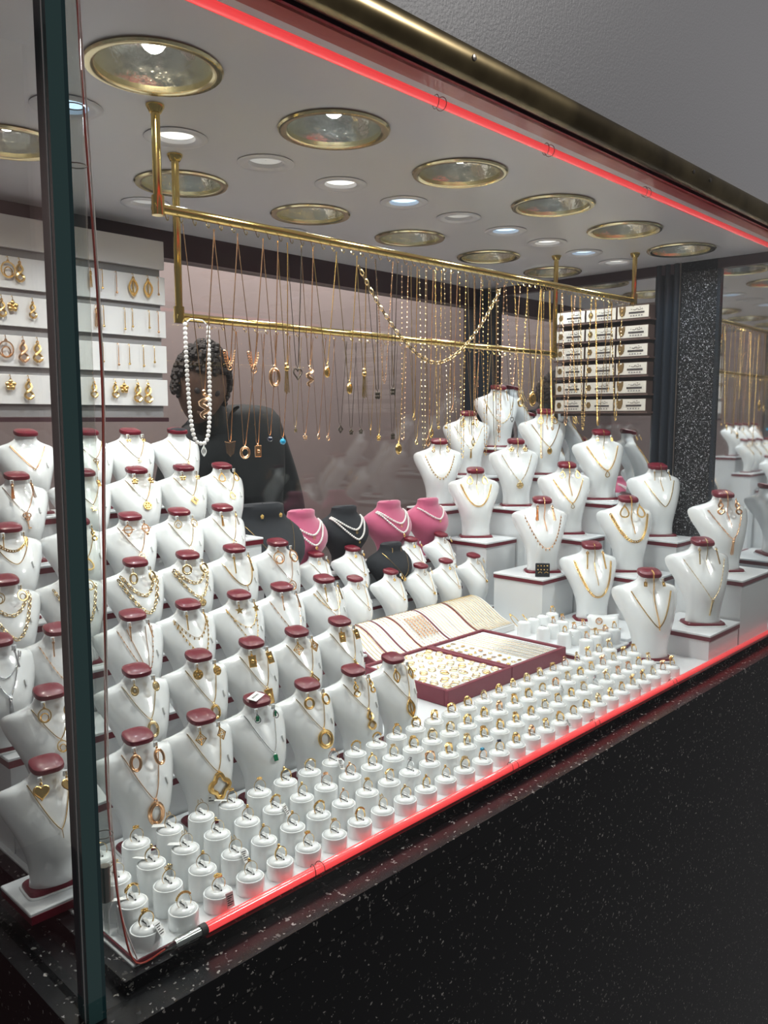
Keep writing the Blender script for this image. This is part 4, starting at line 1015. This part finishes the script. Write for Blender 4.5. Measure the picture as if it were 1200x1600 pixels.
# ------------------------------------------------------------------ two flat trays
def flat_tray(x0, x1, y0, y1, label):
    t = thing('jewellery_tray', label, 'tray', (0, 0, 0), 0, 'flat maroon framed trays')
    b = MB(); f = .010
    for lo, hi in (((x0, y0, -.001), (x1, y0 + f, .034)), ((x0, y1 - f, -.001), (x1, y1, .034)), ((x0, y0 + f, -.001), (x0 + f, y1 - f, .034)), ((x1 - f, y0 + f, -.001), (x1, y1 - f, .034))):
        b = MB(); b.bevbox(lo, hi, .0012); b.obj('frame_side', M_MAROON2, t, False)
    b = MB(); b.bevbox((x0 + f, y0 + f, -.001), (x1 - f, y1 - f, .029), .002); b.obj('white_pad', M_PAD, t, False)
TX = [(1.296, 1.527), (1.529, 1.762)]
flat_tray(TX[0][0], TX[0][1], 1.052, 1.312, 'maroon framed tray of gold hoop earrings, left of the pair')
flat_tray(TX[1][0], TX[1][1], 1.052, 1.312, 'maroon framed tray of chains and small earrings, right of the pair')
ZT = .0292
hoops = []
for m, nm in ((M_GOLD, 'gold'), (M_GOLD2, 'pale')):
    b = MB(); b.ring((0, 0, 0), .0084, .0084, .0010, 18, 5, Matrix.Rotation(PI/2, 4, 'X')); h1 = b.mesh('hoop', m)
    b = MB(); b.ring((0, 0, 0), .0058, .0072, .0008, 16, 5, Matrix.Rotation(PI/2, 4, 'X')); h2 = b.mesh('hoop', m); hoops.append((h1, h2))
k = 0
for r in range(7):
    for c in range(6):
        x = TX[0][0] + .028 + c*.0350 + random.uniform(-.003, .003); y = 1.080 + r*.0330 + random.uniform(-.003, .003)
        m = random.randrange(2); a = random.uniform(0, 6.28); big = random.random() < .75
        for q in range(2):
            o = put('hoop_earring', hoops[m][0 if big else 1], None, (x + (q*.011 - .0055)*math.cos(a*.3), y + (q*.004 - .002), ZT + .0012 + .0019*q), (.06*(q*2-1), .05, a), 1 if big else .85)
            tag(o, '%s hoop of pair %s from left, %s row from front, left tray' % (('lower', 'upper')[q], ordn(c), ordn(r)), 'earring', 'hoop earrings in the left tray')
for i in range(17):
    x = TX[1][0] + .088 + i*.0075
    pts = [(x, 1.068 + .228*q/12, ZT + .0010) for q in range(13)]
    b = MB(); chain(b, pts, 'tin' if i % 3 == 0 else 'thin', .0007, Vector((0, 0, 1)))
    tag(b.obj('bracelet', M_GOLD2 if i % 2 else M_SILVER), 'thin straight bracelet, %s from the left in the right flat tray' % ordn(i), 'bracelet', 'straight bracelets in the right tray')
kk = ['flower', 'hoop', 'leaf', 'butterfly', 'medal', 'twist', 'heartfull', 'drop']
for r in range(8):
    for c in range(3):
        kd = kk[(r*3 + c) % 8]; b = MB(); pendant(kd, .013, b, Matrix.Rotation(random.uniform(0, 6), 4, 'Z') @ Matrix.Rotation(-PI/2, 4, 'X') @ Matrix.Translation((0, 0, .006)))
        tag(b.obj('earring', random.choice([M_GOLD, M_ROSE, M_GOLD]), None, True, (TX[1][0] + .022 + c*.022, 1.078 + r*.0285, ZT + .0022)), 'small gold %s earring, %s from left, %s row from front, right tray' % (PNAME[kd].split()[0], ordn(c), ordn(r)), 'earring', 'small earrings in the right tray')

# ------------------------------------------------------------------ brass hanging rails
YF1, YR1 = 1.147, 1.33
def rail(y, xl, xr, zl, zr, label, nh):
    t = thing('hanging_rail', label, 'rail')
    b = MB(); b.tube([(xl - .008, y, zl), (xr + .008, y, zr)], .0075, 14); b.obj('rod', M_BRASS, t)
    for x, z in ((xl, zl), (xr, zr)):
        b = MB(); b.tube([(x, y, z), (x, y, ZC - .001)], .0068, 12); b.obj('post', M_BRASS, t)
        b = MB(); b.lathe([(.014, ZC - .0005), (.014, ZC - .003), (.009, ZC - .012)], 14, Matrix.Translation((x, y, 0)), True, True); b.obj('flange', M_BRASS, t)
        b = MB(); b.tube([(x, y, z - .011), (x, y, z + .018)], .0098, 12); b.obj('sleeve', M_BRASS, t)
    b = MB()
    for i in range(nh):
        q = (i + .5)/nh; x = xl + (xr - xl)*q; z = zl + (zr - zl)*q - .0072
        b.tube([(x, y, z + .001), (x, y, z - .003), (x, y - .003, z - .0085), (x, y - .006, z - .0105), (x, y - .0085, z - .008), (x, y - .008, z - .005)], .0008, 4)
    o = b.obj('hooks', M_BRASS, t); o['kind'] = 'stuff'
pl, pr = at_y(247, 325, YF1), at_y(990, 470, YF1)
rl, rr_ = at_y(280, 495, YR1), at_y(866, 553, YR1)
rail(YF1, pl.x, pr.x, pl.z, pr.z, 'long upper brass rail with hooks hung from the ceiling, nearer the window', 62)
rail(YR1, rl.x, rr_.x, rl.z, rr_.z, 'lower brass rail with hooks behind the upper one', 48)
def rz_front(x): return pl.z + (pr.z - pl.z)*(x - pl.x)/(pr.x - pl.x) - .018
def rz_rear(x): return rl.z + (rr_.z - rl.z)*(x - rl.x)/(rr_.x - rl.x) - .018
def hang(u0, u1, ub, vb, style, s, pend, m, rear=False, label='', v_hint=None, group='necklaces on the brass rails', pm=None):
    s *= 1.25
    y = (YR1 if rear else YF1) - .006
    vt = (493 + (u0 - 280)*.1034) if rear else (325 + (u0 - 247)*.195)
    x0 = at_y(u0, vt, y).x; x1 = at_y(u1, vt, y).x; B = at_y(ub, vb, y)
    fz = rz_rear if rear else rz_front
    ps = pend[1]/1000 if pend else 0
    zb = B.z + (ps*.5 if pend else 0); pts = []
    wide = max(.002, abs(x1 - x0)*.04)
    for i in range(15):
        q = i/14; pts.append((x0 + (B.x - wide - x0)*q, y, fz(x0) + (zb + .004 - fz(x0))*q))
    pts.append((B.x, y - .001, zb))
    for i in range(14, -1, -1):
        q = i/14; pts.append((x1 + (B.x + wide - x1)*q, y - .002, fz(x1) + (zb + .004 - fz(x1))*q))
    b = MB(); chain(b, pts, style, s/1000)
    o = tag(b.obj('necklace', m), label, 'necklace', group)
    if pend:
        c = MB(); pendant(pend[0], ps, c); c.obj('pendant', pm or m, o, True, (B.x, y - .002, zb))
    return o
FN = [ # u0,u1,ub,vb,style,s,pendant,material
 (285,333,318,632,'thin',.7,('snake',44),M_ROSE,'snake pendant'), (333,370,358,572,'thin',.7,('hoop',14),M_ROSE,'curb link front'), (370,410,396,577,'thin',.7,('hoop',14),M_ROSE,'open link front'),
 (410,433,428,587,'thin',.7,('oval',34),M_ROSE,'oval letter pendant'), (433,448,447,592,'thin',.7,('tassel',52),M_GOLD,'medallion and tassel'), (448,470,464,583,'thin',.7,('heart',22),M_DARKGOLD,'dark open heart'),
 (470,488,483,588,'thin',.7,('snake',36),M_ROSE,'coiled snake pendant'), (488,525,510,580,'thin',.7,('shell',26),M_GOLD,'cowrie shell pendant'), (525,557,545,606,'thin',.7,('shell',26),M_GOLD,'second cowrie shell pendant'),
 (557,571,568,600,'thin',.7,('tassel',56),M_GOLD,'long tassel pendant'), (571,586,589,618,'thin',.7,('clover',18),M_DARKGOLD,'dark clover pendant'), (586,613,600,598,'fig',.7,None,M_ROSE,'bead drop front'),
 (613,620,613,612,'thin',.7,('clover',18),M_DARKGOLD,'second dark clover pendant')]
for i, (u0, u1, ub, vb, st, s, pe, m, nm) in enumerate(FN):
    hang(u0, u1, ub, vb, st, s, pe, m, False, 'fine necklace with %s, %s from the left on the upper rail' % (nm, ordn(i)))
# curb link fronts of the second and third necklaces
for u0, u1, vb in ((350, 367, 548), (388, 404, 550)):
    P = [at_y(u0 + (u1 - u0)*q/10, vb + 24*(1 - (q/5 - 1)**2), YF1 - .008) for q in range(11)]
    b = MB(); chain(b, P, 'curb', .0016); tag(b.obj('chain_section', M_ROSE), 'rose gold curb link section hanging at the %s' % ('left' if u0 < 370 else 'right'), 'chain', 'curb link sections')
names = ['station beads', 'tiny links', 'round stations', 'ball drops', 'flat links']
us = [628, 642, 655, 667, 680, 694, 705, 718, 731, 742, 754, 766, 778]
for i, u in enumerate(us):
    vb = [688, 652, 700, 690, 668, 706, 640, 716, 690, 655, 712, 700, 690][i]
    hang(u, u + 9, u + 4 + (i % 3 - 1)*3, vb, ['tin', 'thin', 'tin', 'thin', 'fig'][i % 5], [.9, .7, 1.1, .7, .7][i % 5], [None, ('leaf', 22), ('drop', 12), ('bead', 9), None][(i*2) % 5], [M_ROSE, M_GOLD, M_GOLD2][i % 3], False, 'long fine necklace with %s, %s from left in dense upper rail group' % (names[i % 5], ordn(i)))
RC = [(790,812,800,602,'tin',1.0,None,M_ROSE,'beaded rose chain'), (804,824,812,628,'link',.75,('ring',22),M_GOLD,'link chain with open ring'), (824,844,831,622,'thin',1.0,('medal',40),M_GOLD,'snake chain with large oval locket'),
      (846,849,846,716,'curb',.8,None,M_GOLD,'long straight bar chain'), (859,877,863,672,'curb',1.0,None,M_GOLD,'rope chain'), (879,898,883,664,'link',.9,None,M_ROSE,'anchor link chain'),
      (893,905,899,612,'curb',.7,None,M_GOLD,'short fine curb chain'), (907,924,910,670,'link',1.1,None,M_GOLD,'heavy oval link chain'), (931,951,934,664,'curb',1.05,None,M_GOLD,'rope and bead chain'),
      (944,956,949,612,'thin',.8,None,M_GOLD,'short thin chain'), (955,972,961,656,'fig',1.25,None,M_GOLD,'large marquise link chain')]
for i, (u0, u1, ub, vb, st, s, pe, m, nm) in enumerate(RC):
    hang(u0, u1, ub, vb, st, s, pe, m, False, '%s, %s of the heavy chains at right of upper rail' % (nm, ordn(i)), group='heavy chains on the upper rail')
RRN = [(341,367,359,698,'thin',.7,('fringe',20),M_ROSE,'gold fringe pendant',None), (369,402,382,706,'thin',.7,('ring',24),M_ROSE,'open circle and moon',None), (388,412,402,704,'thin',.7,('rect',26),M_ROSE,'open square pendant',None),
 (408,432,421,686,'thin',.6,('bead',14),M_ROSE,'dark bead pendant',M_NAVY), (428,452,441,690,'thin',.6,('bead',16),M_ROSE,'turquoise bead pendant',M_BLUE), (452,470,461,672,'thin',.5,('star',14),M_GOLD2,'star pendant',None),
 (466,488,476,684,'thin',.5,('butterfly',15),M_ROSE,'butterfly pendant',None), (486,508,497,682,'thin',.5,('leaf',14),M_ROSE,'V shaped drop',None), (503,522,512,684,'thin',.5,('hoop',12),M_ROSE,'small hoop',None),
 (521,541,531,670,'thin',.5,('diamond',18),M_DARKGOLD,'dark diamond frame',None), (540,556,548,675,'thin',.5,('flower',15),M_DARKGOLD,'dark flower',None), (555,571,563,674,'thin',.5,('flower',15),M_DARKGOLD,'second dark flower',None),
 (570,586,578,676,'thin',.5,('bar',14),M_GOLD,'tiny bar',None), (584,598,591,684,'thin',.5,('flower',16),M_GOLD,'gold flower',None), (606,620,613,682,'thin',.5,('clover',18),M_DARKGOLD,'dark clover',None),
 (612,632,622,700,'thin',.7,('medal',30),M_GOLD,'oval openwork medal',None), (640,660,650,690,'thin',.5,('drop',14),M_GOLD,'small drop',None), (664,682,673,676,'thin',.5,('leaf',26),M_GOLD,'leaf drop',None),
 (688,704,696,668,'thin',.5,('bead',10),M_GOLD,'gold ball',None), (708,724,716,690,'tin',.7,None,M_GOLD2,'small beads',None), (730,748,738,662,'thin',.5,('bead',11),M_GOLD,'second gold ball',None), (752,766,759,640,'thin',.5,('tassel',24),M_GOLD2,'fine tassel',None),
 (770,786,778,672,'thin',.5,('leaf',18),M_ROSE,'slim leaf',None), (792,806,799,655,'thin',.5,('heart',16),M_DARKGOLD,'dark heart',None), (815,828,821,664,'tin',.7,None,M_GOLD,'bead stations',None), (836,850,843,640,'thin',.5,('bar',20),M_GOLD2,'thin bar',None)]
for i, (u0, u1, ub, vb, st, s, pe, m, nm, pm) in enumerate(RRN):
    hang(u0, u1, ub, vb, st, s, pe, m, True, 'fine necklace with %s, %s from the left on the lower rail' % (nm, ordn(i)), group='necklaces on the lower rail', pm=pm)
# pearl necklace
y = YR1 - .012; a0 = at_y(292, 503, y); a1 = at_y(322, 506, y); bt = at_y(315, 693, y)
pts = []
for i in range(41):
    q = i/40; s = -1 + 2*q
    cx = (a0.x + a1.x)/2 + (bt.x - (a0.x + a1.x)/2)*(1 - s*s); hw = (a1.x - a0.x)/2*1.05
    ang = PI*q
    pts.append((cx - math.cos(ang)*hw*1.15 if True else 0, y, a0.z + (bt.z - a0.z)*(1 - abs(s)**3.2)))
pts = [(x, yy, z) for x, yy, z in pts]
b = MB(); chain(b, pts, 'beads', .0042); b2 = b
o = tag(b.obj('pearl_necklace', M_PEARL), 'long white pearl necklace looped over the lower rail at the left', 'necklace')
b = MB(); b.tube([(a0.x, y, a0.z), (a0.x + .008, y, a0.z + .006), (a1.x - .008, y, a1.z + .006), (a1.x, y, a1.z)], .0012, 5); b.obj('clasp_cord', M_TAG, o)
b = MB(); pendant('leaf', .020, b); b.obj('pendant', M_TAG, o, True, (bt.x + .002, y - .004, bt.z - .004))
# large draped chain between two hooks of the upper rail
y = YF1 - .018; A = at_y(560, 415, y); Bq = at_y(783, 450, y); Mq = at_y(680, 567, y)
pts = []
for i in range(49):
    q = i/48; x = A.x + (Bq.x - A.x)*q; qm = (Mq.x - A.x)/(Bq.x - A.x)
    s = (q/qm - 1) if q < qm else (q - qm)/(1 - qm); top = A.z if q < qm else Bq.z
    pts.append((x, y, Mq.z + (top - Mq.z)*abs(s)**1.75))
b = MB(); chain(b, pts, 'link', .0022); tag(b.obj('necklace', M_GOLD2), 'heavy pale gold link chain draped in a wide curve below the upper rail', 'necklace')

# ------------------------------------------------------------------ slat panel with earrings at the back left
YS = 1.80
xr0 = at_y(259, 500, YS).x; xl0 = .40
t = thing('slat_panel', 'white slat panel with grey grooves on the back wall at the left', 'slat panel')
b = MB(); b.box((xl0, YS + .010, .605), (xr0 - .008, YS + .030, 1.012)); b.obj('backing', M_SLATGAP, t, False)
zs = []
for (v0, v1) in ((378, 422), (434, 477), (487, 528), (541, 583), (594, 634)):
    z1, z0 = at_y(256, v0, YS).z, at_y(256, v1, YS).z; zs.append((z0, z1))
    b = MB(); b.bevbox((xl0, YS, z0), (xr0, YS + .012, z1), .001); b.obj('slat', M_SLAT, t, False)
b = MB(); b.box((xl0, YS - .001, .594), (xr0, YS + .012, .604)); b.obj('lower_edge', M_DARKFRAME, t, False)
ek = ['bar', 'tassel', 'bar', 'bead', 'leaf', 'twist', 'drop', 'hoop']
EU = {1: [12, 30, 140, 158, 180, 206, 229, 245], 2: [2, 19, 50, 149, 160, 193, 205, 231, 245], 3: [8, 35, 57, 159, 183, 200, 222, 239], 4: [15, 43, 145, 178, 192, 213, 229]}
for r in range(1, 5):
    for i, u in enumerate(EU[r]):
        z1 = zs[r][1]; x = at_y(u, 400 + 53*r, YS).x
        L = random.uniform(34, 46); kd = random.choice(['bar', 'bar', 'tassel', 'leaf'] if u > 60 and r < 4 else ['twist', 'hoop', 'flower', 'twist'])
        b = MB(); b.tube([(0, .002, .003), (0, -.004, .005), (0, -.0065, .001), (0, -.006, -.006)], .0008, 4)
        if kd in ('bar',): b.tube([(0, -.006, -.005), (0, -.006, -L/1000)], .0011, 5); b.sphere((0, -.006, -L/1000), .0030, 7, 5)
        else: pendant(kd, (L if kd != 'flower' else 26)/1000, b, Matrix.Translation((0, -.006, -.004)))
        tag(b.obj('earring', random.choice([M_GOLD, M_ROSE, M_GOLD]), None, True, (x, YS - .002, z1 - .006)), 'hanging gold %s earring, %s from left, %s slat from top' % (PNAME[kd].split()[-1], ordn(i), ordn(r)), 'earring', 'earrings on the slat panel')

# ------------------------------------------------------------------ carton shelf at the right
XS = XR - .055
t = thing('carton_shelf', 'brown shelf of small cartons against the right mirror wall', 'shelf')
p0, p1 = at_x(868, 560, XS), at_x(1013, 560, XS)
ytop, zz = [], []
VR = [486, 517, 546, 575, 604, 632]
zrow = [at_x(1000, v, XS).z for v in VR]
ylo, yhi = p1.y, p0.y
b = MB(); b.box((XR - .008, ylo - .004, zrow[-1] - .035), (XR - .002, yhi + .004, zrow[0] + .03)); b.obj('back_board', M_BOXBROWN, t, False)
for z in zrow:
    b = MB(); b.box((XS - .004, ylo - .004, z - .027), (XR - .008, yhi + .004, z - .0215)); b.obj('shelf_board', M_BOXBROWN, t, False)
bw = (yhi - ylo)/3.0
b = MB(); b.box((0, -bw/2 + .002, -.021), (.044, bw/2 - .002, .019)); me_cb = b.mesh('body', M_BOXBROWN, False)
b = MB(); b.box((-.0012, -bw/2 + .004, -.019), (0, bw/2 - .003, .0175)); me_cf = b.mesh('label_face', M_BOXFACE, False)
b = MB(); b.prism([(-.011, .017), (-.011, .004), (-.007, -.010), (0, -.015), (.007, -.010), (.011, .004), (.011, .017), (.004, .017), (.004, .013), (-.004, .013), (-.004, .017)], -.0006, .0006, Matrix.Rotation(PI/2, 4, 'Z')); me_em = b.mesh('emblem', M_EMBLEM, False)
b = MB(); b.prism([(.009*math.cos(a), .011*math.sin(a)) for a in [PI/3*q for q in range(6)]], -.0006, .0006, Matrix.Rotation(PI/2, 4, 'Z')); me_em2 = b.mesh('emblem', M_EMBLEM, False)
b = MB(); b.box((-.0006, -.026, -.006), (.0006, .026, -.0005)); me_bar = b.mesh('printed_bar', M_INK, False)
b = MB()
for pts in ([(0, .012, .006), (0, .006, .0045), (0, .001, .006), (0, 0, .010)], [(0, -.004, .010), (0, -.004, .005), (0, -.010, .0045), (0, -.016, .007)], [(0, .016, .0075), (0, .019, .0075)], [(0, -.013, .011), (0, -.009, .012)], [(0, -.018, .009), (0, -.02, .0045)]): b.tube(pts, .0009, 4)
me_scr = b.mesh('printed_script', M_INK)
b = MB()
for q in range(5): b.box((-.0005, -.020 + q*.009, -.0145), (.0005, -.015 + q*.009, -.0105))
me_sm = b.mesh('small_print', M_SLATGAP, False)
for r, z in enumerate(zrow):
    for c in range(3):
        y = ylo + bw*(c + .5)
        if c == 2 and r < 0: continue
        o = thing('carton', 'carton with cream label and bronze emblem, %s row from top, %s from right' % (ordn(r), ordn(c)), 'carton', (XS, y, z), 0, 'cartons on the right shelf')
        put('body', me_cb, o); put('label_face', me_cf, o); put('emblem', me_em if c == 0 else me_em2, o, (-.0016, bw/2 - .019, 0)); put('printed_bar', me_bar, o, (-.0016, -.012, 0)); put('printed_script', me_scr, o, (-.0016, -.012, 0)); put('small_print', me_sm, o, (-.0016, -.012, 0))

# ------------------------------------------------------------------ person behind the case
def person():
    t = thing('person', 'person with dark curly hair and black shirt leaning behind the case', 'person', (1.62, 2.28, -1.0))
    hd = Vector((-.155, -.10, 1.70)); R = lambda x, y, z: (x, y, z)
    V = [R(.20,.16,.78), R(.17,.15,1.0), R(.12,.10,1.30), R(.05,.06,1.53), R(-.02,.01,1.575), R(-.09,-.05,1.60), tuple(hd),
         R(-.17,.0,1.475), R(-.25,-.03,1.25), R(-.20,-.20,1.06), R(-.10,-.27,1.03),
         R(.19,.06,1.575), R(.33,.08,1.28), R(.26,-.06,1.05), R(.14,-.2,1.03),
         R(.27,.18,.55), R(.28,.16,.08), R(.10,.14,.55), R(.09,.14,.08), R(.27,.07,.03), R(.08,.05,.03)]
    E = [(0,1),(1,2),(2,3),(3,4),(4,5),(5,6),(3,7),(7,8),(8,9),(9,10),(3,11),(11,12),(12,13),(13,14),(0,15),(15,16),(0,17),(17,18),(16,19),(18,20)]
    rad = [(.14,.11),(.15,.115),(.18,.125),(.15,.12),(.085,.08),(.055,.055),(.06,.06),(.085,.08),(.055,.055),(.042,.042),(.03,.03),(.10,.09),(.075,.07),(.042,.042),(.03,.03),(.075,.075),(.045,.045),(.075,.075),(.045,.045),(.035,.03),(.035,.03)]
    me = bpy.data.meshes.new('body'); me.from_pydata(V, E, []); me.materials.append(M_SHIRT)
    o = put('body', me, t)
    sk = o.modifiers.new('skin', 'SKIN'); sk.use_smooth_shade = True
    for i, d in enumerate(me.skin_vertices[0].data): d.radius = rad[i]; d.use_root = (i == 0)
    ss = o.modifiers.new('sub', 'SUBSURF'); ss.levels = 2; ss.render_levels = 2
    # head turned down towards the counter
    HM = Matrix.Translation(hd) @ Euler((.35, .12, -.35)).to_matrix().to_4x4()
    b = MB(); n, m = 20, 14; loops = []
    for j in range(1, m):
        a = PI*j/m; L = []
        for i in range(n):
            th = 2*PI*i/n; x = .076*math.sin(a)*math.sin(th); y = -.096*math.sin(a)*math.cos(th); z = .118*math.cos(a)
            if z < -.02: x *= 1 + (z + .02)*2.6; y *= 1 + (z + .02)*1.2
            f = math.cos(th)
            if f > .75 and abs(z) < .05:                      # brow, eye sockets, nose
                if abs(x) < .014: y -= .018*max(0, 1 - abs(z + .012)/.035)
                elif z > -.005 and z < .025: y += .007
            L.append((x, y, z))
        loops.append(L)
    b.loft(loops, True, True, True, HM)
    for sg in (-1, 1): b.sphere((sg*.077, .008, -.005), .028, 8, 6, HM, (.3, .6, 1))
    b.tube([HM @ Vector((-.022, -.088, -.055)), HM @ Vector((0, -.094, -.056)), HM @ Vector((.022, -.088, -.055))], .005, 6)
    h = b.obj('head', M_SKIN, t)
    b = MB()
    for sg in (-1, 1): b.sphere((sg*.030, -.080, .010), .010, 8, 6, HM)
    b.obj('eyes', M_INK, h)
    b = MB()
    for i in range(620):
        a = random.uniform(0, 6.283); zz = random.uniform(-.35, 1); rr = (1 - zz*zz)**.5
        d = Vector((rr*math.sin(a), -rr*math.cos(a), zz))
        if d.y < -.45 and d.z < .45: continue
        b.sphere(tuple(HM @ Vector((d.x*.084, d.y*.102 + .008, d.z*.128 + .010))), random.uniform(.007, .013), 6, 4)
    b.obj('hair', M_HAIR, t)
    # hands resting on the counter
    for (hx, hy, hz, sg) in ((-.10, -.27, 1.03, 1), (.14, -.2, 1.03, -1)):
        b = MB(); b.sphere((hx + sg*.02, hy - .03, hz), .042, 10, 7, None, (.95, 1.05, .38))
        for f in range(4):
            ox = (f - 1.5)*.019; L = (.062, .072, .066, .052)[f]
            b.tube([(hx + sg*.02 + ox, hy - .055, hz), (hx + sg*.02 + ox*1.1, hy - .055 - L*.5, hz + .004), (hx + sg*.02 + ox*1.15, hy - .055 - L, hz - .012)], [.010, .009, .007], 6)
        b.tube([(hx + sg*.055, hy - .01, hz), (hx + sg*.075, hy - .04, hz), (hx + sg*.075, hy - .065, hz - .008)], [.012, .010, .008], 6)
        b.obj('hand', M_SKIN, t)
person()
